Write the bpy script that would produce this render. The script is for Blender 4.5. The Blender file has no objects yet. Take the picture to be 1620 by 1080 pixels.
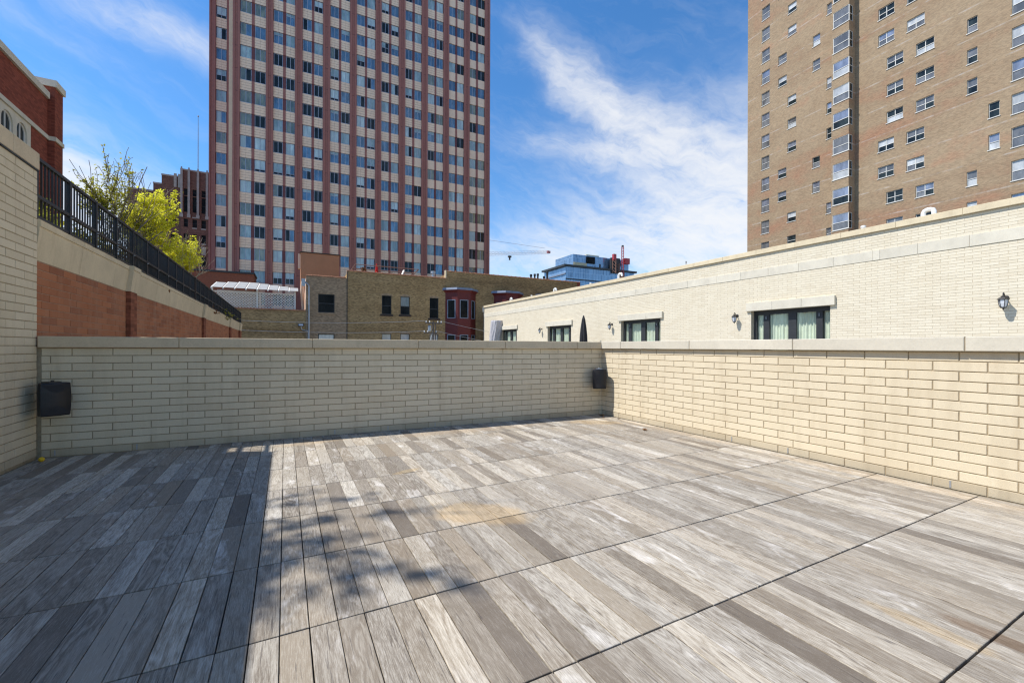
import bpy, math, random
from math import radians as R, sin, cos, pi
from mathutils import Vector, Matrix
random.seed(7)
S = bpy.context.scene
C = S.collection
# ------------------------------------------------------------------ camera, sky, sun, exposure
H, YAW, ROLL, FPX = 1.45, R(27.731), R(0.2), 682.44
cam = bpy.data.cameras.new('camera')
cam.sensor_width = 36; cam.lens = FPX / 1620 * 36; cam.shift_y = 9.0 / 1620
cam.clip_start = 0.05; cam.clip_end = 6000
co = bpy.data.objects.new('camera', cam); C.objects.link(co); S.camera = co
co.matrix_world = Matrix.Translation((0, 0, H)) @ Matrix.Rotation(-YAW, 4, 'Z') @ Matrix.Rotation(pi / 2, 4, 'X') @ Matrix.Rotation(ROLL, 4, 'Z')
SUN_DIR = Vector((-0.682, 0.245, 1.0)).normalized()      # towards the sun
SUN_EL = math.asin(SUN_DIR.z); SUN_AZ = math.atan2(SUN_DIR.x, SUN_DIR.y)
SKY_STRENGTH, SUN_STRENGTH, EXPOSURE = 0.148, 3.0, 0.92
S.cycles.use_denoising = True; S.cycles.denoising_prefilter = 'NONE'; S.cycles.pixel_filter_type = 'BLACKMAN_HARRIS'; S.cycles.filter_width = 1.25
S.view_settings.view_transform = 'Standard'; S.view_settings.look = 'None'
S.view_settings.gamma = 1; S.view_settings.exposure = EXPOSURE; S.view_settings.use_curve_mapping = False


class G:
    """tiny node helper"""
    def __init__(s, tree): s.t = tree
    def n(s, typ, ins=None, **props):
        nd = s.t.nodes.new(typ)
        for k, v in props.items(): setattr(nd, k, v)
        for k, v in (ins or {}).items():
            if isinstance(v, bpy.types.NodeSocket): s.t.links.new(v, nd.inputs[k])
            else: nd.inputs[k].default_value = v
        return nd
    def m(s, op, a, b=0.0, c=0.0, clamp=False):
        return s.n('ShaderNodeMath', {0: a, 1: b, 2: c}, operation=op, use_clamp=clamp).outputs[0]
    def vm(s, op, a, b=(0, 0, 0)):
        return s.n('ShaderNodeVectorMath', {0: a, 1: b}, operation=op).outputs[0]
    def noise(s, v, scale, detail=3.0, rough=0.55, w=None, dist=0.0):
        ins = {'Vector': v, 'Scale': scale, 'Detail': detail, 'Roughness': rough, 'Distortion': dist}
        if w is not None: ins['W'] = w
        return s.n('ShaderNodeTexNoise', ins, noise_dimensions='4D' if w is not None else '3D').outputs[0]
    def ramp(s, f, stops, interp='LINEAR'):
        nd = s.n('ShaderNodeValToRGB', {0: f}); cr = nd.color_ramp; cr.interpolation = interp
        while len(cr.elements) < len(stops): cr.elements.new(0.5)
        for e, (p, c) in zip(cr.elements, stops):
            e.position = p; e.color = (c, c, c, 1) if isinstance(c, (int, float)) else tuple(c) + (1,)
        return nd.outputs[0]
    def mix(s, f, a, b, mode='MIX'):
        nd = s.n('ShaderNodeMix', data_type='RGBA', blend_type=mode)
        for i, v in ((0, f), (6, a), (7, b)):
            if isinstance(v, bpy.types.NodeSocket): s.t.links.new(v, nd.inputs[i])
            elif i == 0: nd.inputs[i].default_value = v
            else: nd.inputs[i].default_value = tuple(v) + (1,) if len(v) == 3 else v
        return nd.outputs[2]
    def sep(s, v): return s.n('ShaderNodeSeparateXYZ', {0: v}).outputs
    def comb(s, x, y, z): return s.n('ShaderNodeCombineXYZ', {0: x, 1: y, 2: z}).outputs[0]


# ---- world: Nishita sky with thin cirrus mixed over it by direction
W = bpy.data.worlds.new('World'); S.world = W; W.use_nodes = True
g = G(W.node_tree)
bg = W.node_tree.nodes['Background']
sky = g.n('ShaderNodeTexSky', sky_type='NISHITA', sun_disc=False, sun_elevation=SUN_EL, sun_rotation=SUN_AZ % (2 * pi),
          air_density=1.0, dust_density=0.15, ozone_density=4.0)
d = g.n('ShaderNodeTexCoord').outputs['Generated']
dx, dy, dz = g.sep(d)[:3]
az = g.m('MULTIPLY', g.m('ARCTAN2', dx, dy), 180 / pi)
el = g.m('MULTIPLY', g.m('ARCSINE', dz), 180 / pi)
p0 = g.comb(az, el, 0.0)
warp = g.n('ShaderNodeTexNoise', {'Vector': p0, 'Scale': 0.11, 'Detail': 4.0, 'Roughness': 0.6}).outputs['Color']
warp = g.vm('MULTIPLY', g.vm('SUBTRACT', warp, (0.5, 0.5, 0.5)), (8, 4.5, 0))
p1 = g.vm('ADD', p0, warp)
ax, ay = g.sep(p1)[:2]
def blob(a0, e0, sa, se, rot, k):
    c, s_ = cos(R(rot)), sin(R(rot))
    u = g.m('SUBTRACT', ax, a0); v = g.m('SUBTRACT', ay, e0)
    p = g.m('ADD', g.m('MULTIPLY', u, c / sa), g.m('MULTIPLY', v, s_ / sa))
    q = g.m('ADD', g.m('MULTIPLY', u, -s_ / se), g.m('MULTIPLY', v, c / se))
    return g.m('MULTIPLY', g.m('EXPONENT', g.m('MULTIPLY', g.m('ADD', g.m('MULTIPLY', p, p), g.m('MULTIPLY', q, q)), -1.0)), k)
dens = None
for b in ((61, 13, 17, 9.0, -8, 2.0), (82, 22, 26, 7, 0, .8), (37, 30.6, 6.8, 2.1, -36, 1.1), (45, 26.3, 7, 2.0, -24, .85), (43, 23.8, 11, 1.7, -6, 1.0), (43, 13, 15, 4.0, 8, .8),
          (28, 12, 12, 3.2, 0, .45), (-11, 29.8, 6, 1.5, -2, .62), (-20, 27, 8, 1.4, -10, .12), (-21, 14.5, 6, 4.0, -14, 1.9), (-12, 12, 8, 3.2, -10, 1.3), (-50, 16, 16, 6, 0, .7), (130, 16, 30, 7, 0, .5), (-130, 14, 30, 6, 0, .45), (170, 25, 25, 4, 10, .35)):
    o_ = blob(*b); dens = o_ if dens is None else g.m('ADD', dens, o_)
c_, s_ = cos(R(-22)), sin(R(-22))
su = g.m('ADD', g.m('MULTIPLY', ax, c_), g.m('MULTIPLY', ay, s_)); sv = g.m('ADD', g.m('MULTIPLY', ax, -s_), g.m('MULTIPLY', ay, c_))
st = g.noise(g.comb(g.m('MULTIPLY', su, .10), g.m('MULTIPLY', sv, .42), 3.1), 1.0, 8.0, 0.66, dist=0.15)
st2 = g.noise(g.comb(g.m('MULTIPLY', ax, .35), g.m('MULTIPLY', ay, .75), 8.0), 1.0, 8.0, 0.66, dist=0.25)
tex = g.m('ADD', g.m('MULTIPLY', st, .65), g.m('MULTIPLY', st2, .35))
cl = g.m('MULTIPLY', dens, g.m('ADD', g.m('MULTIPLY', tex, 3.4), -0.95), clamp=False)
cl = g.m('SMOOTH_MAX', cl, 0.0, 0.05)
veil = g.m('MULTIPLY', g.ramp(st, [(.48, 0.0), (.8, 1.0)]), 0.09)
cl = g.m('MULTIPLY', g.m('SUBTRACT', 1.0, g.m('EXPONENT', g.m('MULTIPLY', g.m('ADD', cl, veil), -1.25))), 0.97, clamp=True)
cl = g.m('MULTIPLY', cl, g.ramp(dz, [(0.0, 0.5), (0.03, 1.0)]))
skyc = g.n('ShaderNodeHueSaturation', {'Saturation': 1.25, 'Value': 0.72, 'Color': sky.outputs[0]}).outputs[0]
col = g.mix(cl, skyc, (3.45, 3.47, 3.5))
W.node_tree.links.new(col, bg.inputs[0]); bg.inputs[1].default_value = SKY_STRENGTH
sl = bpy.data.lights.new('sun', 'SUN'); sl.energy = SUN_STRENGTH; sl.angle = R(0.53); sl.color = (1.0, 0.97, 0.93)
so = bpy.data.objects.new('sun', sl); C.objects.link(so); so.rotation_euler = SUN_DIR.to_track_quat('Z', 'Y').to_euler(); so.location = (-20, 10, 40)

# ------------------------------------------------------------------ helpers
def proj(p):
    """picture size of things, used only to choose which repeats become parts of their own"""
    x, y, z = p[0], p[1], p[2] - H
    zc = sin(YAW) * x + cos(YAW) * y
    if zc < 0.2: return None
    return 810 + FPX * (cos(YAW) * x - sin(YAW) * y) / zc, 549 - FPX * z / zc, zc

def in_view_area(corners, m=None):
    q = [proj(m @ Vector(c) if m else c) for c in corners]
    if any(a is None for a in q): return -1
    xs = [a[0] for a in q]; ys = [a[1] for a in q]
    cx, cy = sum(xs) / len(xs), sum(ys) / len(ys)
    if cx < -30 or cx > 1650 or cy < -20 or cy > 1110: return -1
    return (max(xs) - min(xs)) * (max(ys) - min(ys))

class MB:
    def __init__(s): s.v = []; s.f = []; s.r = []
    def quad(s, *pts, r=0.0):
        i = len(s.v); s.v += [tuple(p) for p in pts]; s.f.append(tuple(range(i, i + len(pts)))); s.r.append(r); return s
    def box(s, x0, x1, y0, y1, z0, z1, skip='', r=0.0):
        i = len(s.v)
        s.v += [(x0, y0, z0), (x1, y0, z0), (x1, y1, z0), (x0, y1, z0), (x0, y0, z1), (x1, y0, z1), (x1, y1, z1), (x0, y1, z1)]
        for k, f in (('d', (0, 3, 2, 1)), ('u', (4, 5, 6, 7)), ('f', (0, 1, 5, 4)), ('b', (2, 3, 7, 6)), ('l', (3, 0, 4, 7)), ('r', (1, 2, 6, 5))):
            if k not in skip: s.f.append(tuple(i + a for a in f)); s.r.append(r)
        return s
    def cham(s, x0, x1, y0, y1, z0, z1, c=0.003, back=True):
        """box with a chamfered front (-y) face; the back may be left open where it is bedded in mortar"""
        i = len(s.v)
        for (a, y) in ((c, y0), (0, y0 + c), (0, y1)):
            s.v += [(x0 + a, y, z0 + a), (x1 - a, y, z0 + a), (x1 - a, y, z1 - a), (x0 + a, y, z1 - a)]
        s.f.append((i, i + 1, i + 2, i + 3))
        for k in (0, 4):
            for a in range(4):
                b = (a + 1) % 4
                s.f.append((i + k + b, i + k + a, i + k + 4 + a, i + k + 4 + b))
        if back: s.f.append((i + 11, i + 10, i + 9, i + 8))
        while len(s.r) < len(s.f): s.r.append(0.0)
        return s
    def tube(s, pts, rad, n=8, cap=True):
        pts = [Vector(p) for p in pts]
        rad = rad if isinstance(rad, (list, tuple)) else [rad] * len(pts)
        base = len(s.v); up = None
        for k, p in enumerate(pts):
            t = (pts[min(k + 1, len(pts) - 1)] - pts[max(k - 1, 0)])
            t = t.normalized() if t.length > 1e-9 else Vector((0, 0, 1))
            if up is None: up = t.orthogonal().normalized()
            u = (up - t * up.dot(t)); u = u.normalized() if u.length > 1e-6 else t.orthogonal().normalized()
            up = u; w = t.cross(u)
            for a in range(n):
                th = 2 * pi * a / n
                s.v.append(tuple(p + (u * cos(th) + w * sin(th)) * rad[k]))
        for k in range(len(pts) - 1):
            for a in range(n):
                b = (a + 1) % n
                s.f.append((base + k * n + a, base + k * n + b, base + (k + 1) * n + b, base + (k + 1) * n + a)); s.r.append(0.0)
        if cap:
            s.f.append(tuple(base + a for a in reversed(range(n)))); s.f.append(tuple(base + (len(pts) - 1) * n + a for a in range(n))); s.r += [0.0, 0.0]
        return s
    def lathe(s, prof, n=16, c=(0, 0), rot=0.0):
        base = len(s.v)
        for (r_, z) in prof:
            for a in range(n):
                th = 2 * pi * a / n + rot
                s.v.append((c[0] + r_ * cos(th), c[1] + r_ * sin(th), z))
        for k in range(len(prof) - 1):
            for a in range(n):
                b = (a + 1) % n
                s.f.append((base + k * n + a, base + k * n + b, base + (k + 1) * n + b, base + (k + 1) * n + a)); s.r.append(0.0)
        s.f.append(tuple(base + a for a in reversed(range(n)))); s.f.append(tuple(base + (len(prof) - 1) * n + a for a in range(n))); s.r += [0.0, 0.0]
        return s
    def prism(s, poly, a0, a1, axis='x'):
        """poly in the two other axes, extruded along axis; poly counter-clockwise when seen from +axis"""
        i = len(s.v); n = len(poly)
        mk = {'x': lambda a, p: (a, p[0], p[1]), 'y': lambda a, p: (p[1], a, p[0]), 'z': lambda a, p: (p[0], p[1], a)}[axis]
        for a in (a0, a1): s.v += [mk(a, p) for p in poly]
        for k in range(n):
            b = (k + 1) % n
            s.f.append((i + k, i + b, i + n + b, i + n + k)); s.r.append(0.0)
        s.f.append(tuple(i + k for k in reversed(range(n)))); s.f.append(tuple(i + n + k for k in range(n))); s.r += [0.0, 0.0]
        return s
    def mesh(s, name, mat, smooth=False, rnd=False):
        me = bpy.data.meshes.new(name); me.from_pydata(s.v, [], s.f)
        if mat: me.materials.append(mat)
        if smooth: me.polygons.foreach_set('use_smooth', [True] * len(me.polygons))
        if rnd:
            at = me.attributes.new('rnd', 'FLOAT', 'FACE'); at.data.foreach_set('value', s.r)
        me.update(); return me
    def build(s, name, mat, parent=None, loc=(0, 0, 0), rot=None, smooth=False, rnd=False):
        return obj(name, s.mesh(name, mat, smooth, rnd), parent, loc, rot)

def obj(name, me, parent=None, loc=(0, 0, 0), rot=None):
    o = bpy.data.objects.new(name, me); C.objects.link(o)
    l = Vector(loc)
    if parent is not None:
        o.parent = parent
        l.z -= parent.get('_b', 0.0)
    o.location = l
    if rot: o.rotation_euler = rot
    return o

def tag(o, label, cat, group=None, kind=None):
    o['label'] = label; o['category'] = cat
    if group: o['group'] = group
    if kind: o['kind'] = kind
    return o

def thing(name, label, cat, loc=(0, 0, 0), rotz=0.0, group=None, kind=None):
    """an Empty at the thing's base; children are written in absolute heights"""
    o = bpy.data.objects.new(name, None); C.objects.link(o); o.location = loc; o.rotation_euler = (0, 0, rotz)
    o.empty_display_size = 0.1
    o['_b'] = float(loc[2])
    return tag(o, label, cat, group, kind)

def wm(root): return Matrix.Translation((root.location.x, root.location.y, 0)) @ Matrix.Rotation(root.rotation_euler.z, 4, 'Z')
def done(root):
    pass

# ------------------------------------------------------------------ materials
def mat(name):
    m = bpy.data.materials.new(name); m.use_nodes = True
    gg = G(m.node_tree); gg.p = m.node_tree.nodes['Principled BSDF']; gg.out = m.node_tree.nodes['Material Output']
    return m, gg
def fin(gg, color, rough=0.8, metal=0.0, spec=0.5, bump=None, bs=0.3, bd=0.002, **kw):
    for k, v in (('Base Color', color), ('Roughness', rough), ('Metallic', metal), ('Specular IOR Level', spec), *kw.items()):
        if isinstance(v, bpy.types.NodeSocket): gg.t.links.new(v, gg.p.inputs[k])
        else: gg.p.inputs[k].default_value = tuple(v) + (1,) if isinstance(v, (tuple, list)) and len(v) == 3 else v
    if bump is not None:
        b = gg.n('ShaderNodeBump', {'Height': bump, 'Strength': bs, 'Distance': bd}).outputs[0]
        gg.t.links.new(b, gg.p.inputs['Normal'])
def rnd(gg):
    a = gg.n('ShaderNodeObjectInfo').outputs['Random']; b = gg.n('ShaderNodeAttribute', attribute_name='rnd').outputs['Fac']
    return gg.m('FRACT', gg.m('ADD', a, b))
def wpos(gg): return gg.n('ShaderNodeNewGeometry').outputs['Position']
def lerp3(a, b, t): return tuple(x + (y - x) * t for x, y in zip(a, b))

def plain(name, c, rough=0.6, metal=0.0, var=0.25, scale=6.0, bump=0.0, spec=0.4):
    m, q = mat(name); p = wpos(q)
    n = q.noise(p, scale, 4.0, .6)
    n2 = q.noise(p, scale * 9, 3.0, .6)
    f = q.m('ADD', q.m('MULTIPLY', n, .7), q.m('MULTIPLY', n2, .3))
    col = q.ramp(f, [(.3, tuple(x * (1 - var) for x in c)), (.7, tuple(min(1, x * (1 + var)) for x in c))])
    fin(q, col, rough, metal, spec, bump=n2 if bump else None, bs=bump)
    return m

def m_brick(name, light, dark, stain, dirt=0.35, speck=1.0):
    m, q = mat(name); p = wpos(q); r = rnd(q)
    base = q.ramp(r, [(0, dark), (.3, lerp3(dark, light, .62)), (.8, light), (1, lerp3(dark, light, .25))])
    sp = q.noise(p, 260, 2.0, .7)
    base = q.mix(q.m('MULTIPLY', q.ramp(sp, [(.33, 1.0), (.43, 0.0)]), .62 * speck), base, tuple(x * .45 for x in dark))
    base = q.mix(q.m('MULTIPLY', q.ramp(sp, [(.6, 0.0), (.72, 1.0)]), .30 * speck), base, (.8, .76, .66))
    px, py, pz = q.sep(p)[:3]
    st = q.noise(q.comb(px, py, q.m('MULTIPLY', pz, .16)), 3.2, 5.0, .65)
    base = q.mix(q.m('MULTIPLY', q.ramp(st, [(.5, 0.0), (.78, 1.0)]), dirt), base, stain)
    cl = q.noise(p, 1.1, 4.0, .6)
    base = q.mix(q.m('MULTIPLY', q.ramp(cl, [(.4, 0.0), (.75, 1.0)]), .3), base, lerp3(stain, light, .55))
    fin(q, base, .82, 0, .3, bump=q.noise(p, 170, 3.0, .7), bs=.35, bd=.0015)
    return m
M = {}
M['brick_cream'] = m_brick('cream_glazed_brick', (.735, .63, .445), (.665, .56, .385), (.38, .29, .175), .42)
M['brick_base'] = m_brick('dirty_base_brick', (.56, .475, .33), (.46, .38, .255), (.25, .195, .125), .5)
M['brick_far'] = m_brick('pale_brick', (.715, .635, .48), (.65, .565, .415), (.56, .465, .31), .28, .5)
M['brick_red'] = m_brick('red_brick', (.43, .155, .062), (.28, .092, .038), (.47, .33, .23), .32, .7)

def m_stone(name, c, stain, pit=.5):
    m, q = mat(name); p = wpos(q); r = rnd(q)
    n = q.noise(p, 2.3, 5.0, .62); f = q.noise(p, 38, 4.0, .65)
    col = q.ramp(q.m('ADD', q.m('MULTIPLY', n, .6), q.m('MULTIPLY', f, .4)), [(.3, tuple(x * .80 for x in c)), (.55, c), (.75, tuple(min(1, x * 1.1) for x in c))])
    col = q.mix(q.m('MULTIPLY', r, .30), col, tuple(x * .72 for x in c))
    pits = q.noise(p, 85, 2.0, .6)
    col = q.mix(q.m('MULTIPLY', q.ramp(pits, [(.28, 1.0), (.36, 0.0)]), pit), col, tuple(x * .35 for x in c))
    px, py, pz = q.sep(p)[:3]
    st = q.noise(q.comb(px, py, q.m('MULTIPLY', pz, .12)), 4.5, 5.0, .7)
    col = q.mix(q.m('MULTIPLY', q.ramp(st, [(.55, 0.0), (.8, 1.0)]), .45), col, stain)
    fin(q, col, .85, 0, .25, bump=q.noise(p, 60, 5.0, .7), bs=.3, bd=.003)
    return m
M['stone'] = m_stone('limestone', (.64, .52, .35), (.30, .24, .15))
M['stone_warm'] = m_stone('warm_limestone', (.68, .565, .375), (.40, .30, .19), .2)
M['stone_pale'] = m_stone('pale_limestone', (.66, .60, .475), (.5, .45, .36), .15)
M['mortar'] = plain('mortar', (.36, .285, .18), .95, var=.3, scale=20)
M['mortar_far'] = plain('mortar_pale', (.53, .45, .32), .95, var=.2, scale=12)
M['mortar_red'] = plain('mortar_red', (.36, .24, .17), .95, var=.3, scale=20)

def m_plank():
    m, q = mat('weathered_teak'); p = wpos(q); r = rnd(q)
    px, py, pz = q.sep(p)[:3]
    r2 = q.m('FRACT', q.m('MULTIPLY', r, 7.31)); r3 = q.m('FRACT', q.m('MULTIPLY', r, 13.7)); r4 = q.m('FRACT', q.m('MULTIPLY', r, 23.9)); w = q.m('MULTIPLY', r, 61.0)
    fig = q.noise(q.comb(q.m('MULTIPLY', px, 9.0), q.m('MULTIPLY', py, 1.5), 0.0), 1.0, 3.0, .5, w=w, dist=.8)      # broad growth figure
    ring = q.m('FRACT', q.m('MULTIPLY', fig, q.m('ADD', q.m('MULTIPLY', r3, 7.0), 3.0)))
    ring = q.ramp(ring, [(0.0, 0.15), (.5, 1.0), (.92, 0.45), (1.0, 0.1)])
    fine = q.noise(q.comb(q.m('MULTIPLY', px, 210.0), q.m('MULTIPLY', py, 13.0), 0.0), 1.0, 6.0, .8, w=w, dist=.25)      # silvered fibres
    crack = q.noise(q.comb(q.m('MULTIPLY', px, 95.0), q.m('MULTIPLY', py, 4.5), 0.0), 1.0, 3.0, .6, w=w, dist=.8)
    patch = q.noise(q.comb(q.m('MULTIPLY', px, 7.0), q.m('MULTIPLY', py, 2.5), 0.0), 1.0, 5.0, .65, w=w, dist=.7)
    base = q.ramp(r, [(0, (.275, .245, .205)), (.12, (.44, .395, .32)), (.25, (.30, .27, .225)), (.40, (.50, .435, .335)), (.53, (.36, .33, .28)), (.66, (.57, .515, .415)), (.80, (.315, .285, .24)), (.9, (.46, .425, .36)), (1, (.66, .62, .53))])
    dk = q.mix(1.0, base, (.50, .465, .435), 'MULTIPLY'); lt = q.mix(.45, base, (.70, .665, .585))
    f = q.m('ADD', q.m('MULTIPLY', ring, q.m('ADD', q.m('MULTIPLY', r2, .34), .06)), q.m('MULTIPLY', q.ramp(fine, [(.36, 0.0), (.64, 1.0)]), q.m('ADD', q.m('MULTIPLY', r4, .45), .25)), clamp=True)
    col = q.mix(1.0, q.mix(q.ramp(f, [(.22, 0.0), (.85, 1.0)]), dk, lt), (1.13, 1.105, 1.06), 'MULTIPLY')
    col = q.mix(q.m('MULTIPLY', q.ramp(crack, [(.33, 1.0), (.40, 0.0)]), .75), col, tuple((.085, .07, .06)))
    grit = q.noise(p, 420, 2.0, .8)
    col = q.mix(q.m('MULTIPLY', q.ramp(grit, [(.30, 1.0), (.42, 0.0)]), .30), col, (.12, .10, .085)); col = q.mix(q.m('MULTIPLY', q.ramp(grit, [(.60, 0.0), (.7, 1.0)]), .22), col, (.8, .77, .7))
    wht = q.m('MULTIPLY', q.ramp(patch, [(.54, 0.0), (.70, 1.0)]), q.ramp(r3, [(.45, 0.1), (.8, .9)]))
    wht = q.m('MULTIPLY', wht, q.ramp(fine, [(.3, .25), (.62, 1.0)]))
    col = q.mix(wht, col, (.80, .75, .67))  # pale wood figure, with its chatoyant highlights painted into the colour
    bl = q.noise(p, 1.3, 5.0, .65)
    col = q.mix(q.m('MULTIPLY', q.ramp(bl, [(.5, 0.0), (.75, 1.0)]), .32), col, (.33, .285, .235))
    wn = q.m('MULTIPLY', q.m('SUBTRACT', q.noise(p, 5.0, 4.0, .6), .5), .9)
    for (sx, sy, ra, rb, rot, c, k) in ((1.51, 3.46, .52, .27, -38, (.58, .43, .24), .52), (5.35, 6.65, .55, .26, -30, (.56, .42, .23), .42), (3.17, .80, .075, .24, 0, (.20, .125, .07), .6),
                                        (2.97, .98, .07, .30, 4, (.50, .37, .20), .4), (1.25, 5.02, .2, .07, 20, (.62, .47, .24), .4), (.35, 7.15, .55, .13, 5, (.52, .40, .25), .35),
                                        (2.9, 7.0, 1.6, .2, -2, (.48, .37, .25), .3), (5.9, 2.4, .14, 1.6, 0, (.52, .42, .29), .35), (5.95, 5.5, .13, 1.6, 0, (.55, .45, .32), .3)):
        cc, ss = cos(R(rot)), sin(R(rot)); u = q.m('SUBTRACT', px, sx); v = q.m('SUBTRACT', py, sy)
        a = q.m('ADD', q.m('MULTIPLY', u, cc / ra), q.m('MULTIPLY', v, ss / ra)); b = q.m('ADD', q.m('MULTIPLY', u, -ss / rb), q.m('MULTIPLY', v, cc / rb))
        dd = q.m('ADD', q.m('SQRT', q.m('ADD', q.m('MULTIPLY', a, a), q.m('MULTIPLY', b, b))), wn)
        col = q.mix(q.m('MULTIPLY', q.ramp(dd, [(.7, 1.0), (1.1, 0.0)]), k), col, q.mix(.55, c, q.mix(1.0, col, c, 'OVERLAY')))
    hgt = q.m('ADD', q.m('MULTIPLY', fine, .6), q.m('MULTIPLY', crack, .6))
    fin(q, col, q.ramp(fine, [(.3, .85), (.7, .62)]), 0, .22, bump=hgt, bs=.35, bd=.002)
    return m
M['plank'] = m_plank()
M['substrate'] = plain('rubber_underlay', (.02, .018, .017), .95)
M['black_metal'] = plain('black_painted_steel', (.016, .014, .013), .45, 0.0, .4, 8, spec=.5)
M['brown_metal'] = plain('rusty_dark_steel', (.045, .028, .018), .6, 0.0, .4, 8)
M['black_plastic'] = plain('black_plastic', (.010, .010, .013), .42, 0, .3, 20, .12, spec=.4)
M['stone_grey'] = plain('grey_limestone', (.36, .33, .295), .85, 0, .25, 2)
M['galv'] = plain('galvanised_metal', (.40, .42, .44), .45, .6, .15, 5)
M['white_pvc'] = plain('white_plastic_pipe', (.78, .78, .76), .45, 0, .08, 5)
M['asphalt'] = plain('pale_concrete_paving', (.24, .23, .21), .9, 0, .3, 3, .4)
M['roof_gravel'] = plain('gravel_roof', (.30, .29, .27), .95, 0, .3, 30, .5)
M['soil'] = plain('mulch', (.07, .05, .035), .95, 0, .5, 14, .8)

# T1 cladding
def m_panel(name, c, cour=0.0, dirt=.15):
    m, q = mat(name); tc = q.n('ShaderNodeTexCoord').outputs['Object']; p = wpos(q); r = rnd(q)
    n = q.noise(p, .35, 4.0, .6); n2 = q.noise(p, 3.0, 4.0, .65)
    col = q.ramp(q.m('ADD', q.m('MULTIPLY', n, .5), q.m('MULTIPLY', n2, .5)), [(.3, tuple(x * (1 - dirt) for x in c)), (.7, tuple(x * (1 + dirt * .6) for x in c))])
    col = q.mix(q.m('MULTIPLY', r, .16), col, tuple(x * .72 for x in c))
    fin(q, col, .6, 0, .3, bump=n2, bs=.1)
    return m
M['maroon'] = m_panel('maroon_metal_panel', (.36, .15, .118))
M['maroon_dark'] = m_panel('maroon_metal_strip', (.17, .062, .065))
M['cream_panel'] = m_panel('cream_masonry_panel', (.92, .69, .495))
M['cream_strip'] = m_panel('cream_stone_strip', (.84, .68, .46))
M['alum'] = plain('grey_aluminium_frame', (.42, .44, .50), .45, .3, .12, 3)
M['alum_white'] = plain('white_window_frame', (.66, .64, .58), .55, 0, .1, 3)
M['dark_frame'] = plain('dark_window_frame', (.03, .032, .034), .5, 0, .2, 3)

def m_glass(name, base, metal, rough=.04, spec=.6, streak=None, ior=1.6):
    m, q = mat(name); p = wpos(q); r = rnd(q)
    n = q.noise(q.vm('MULTIPLY', p, (1.0, 1.0, .35)), 1.6, 3.0, .6, w=q.m('MULTIPLY', r, 40.0))
    hi = streak or tuple(min(1, x * 1.5) for x in base)
    col = q.mix(q.ramp(n, [(.38, 0.0), (.66, 1.0)]), tuple(x * .75 for x in base), hi)
    col = q.mix(q.m('MULTIPLY', r, .35), col, tuple(x * .5 for x in base))
    fin(q, col, rough, metal, spec, bump=q.noise(p, .7, 2.0, .5), bs=.05, bd=.05)
    q.p.inputs['IOR'].default_value = ior
    return m
M['gl_dark'] = m_glass('dark_window_glass', (.014, .020, .024), .0, .05, .3, ior=1.5, streak=(.04, .055, .055))
M['gl_blue'] = m_glass('blue_reflective_glass', (.14, .23, .30), .38)
M['gl_teal'] = m_glass('teal_blind_behind_glass', (.30, .44, .46), .0, .08, ior=1.6, streak=(.44, .60, .61))
M['gl_pale'] = m_glass('pale_blind_behind_glass', (.52, .68, .68), .0, .08, ior=1.6, streak=(.64, .80, .80))
M['gl_green'] = m_glass('curtain_behind_green_glass', (.15, .19, .15), .0, .06, ior=1.8, streak=(.32, .34, .22))
M['gl_sky'] = m_glass('sky_reflecting_glass', (.27, .29, .34), .36)
M['gl_grey'] = m_glass('grey_screened_glass', (.13, .13, .13), .0, .12, ior=1.6, streak=(.22, .22, .22))
M['gl_white'] = m_glass('white_blind_behind_glass', (.52, .53, .52), .0, .1, ior=1.6, streak=(.66, .67, .66))
M['gl_black'] = m_glass('black_window_glass', (.010, .010, .011), .0, .05, .1, ior=1.3, streak=(.03, .03, .028))  # pale streaks painted into the pane colour as faint reflections
M['curtain'] = plain('cream_curtain', (.78, .77, .64), .9, 0, .1, 4)

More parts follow.
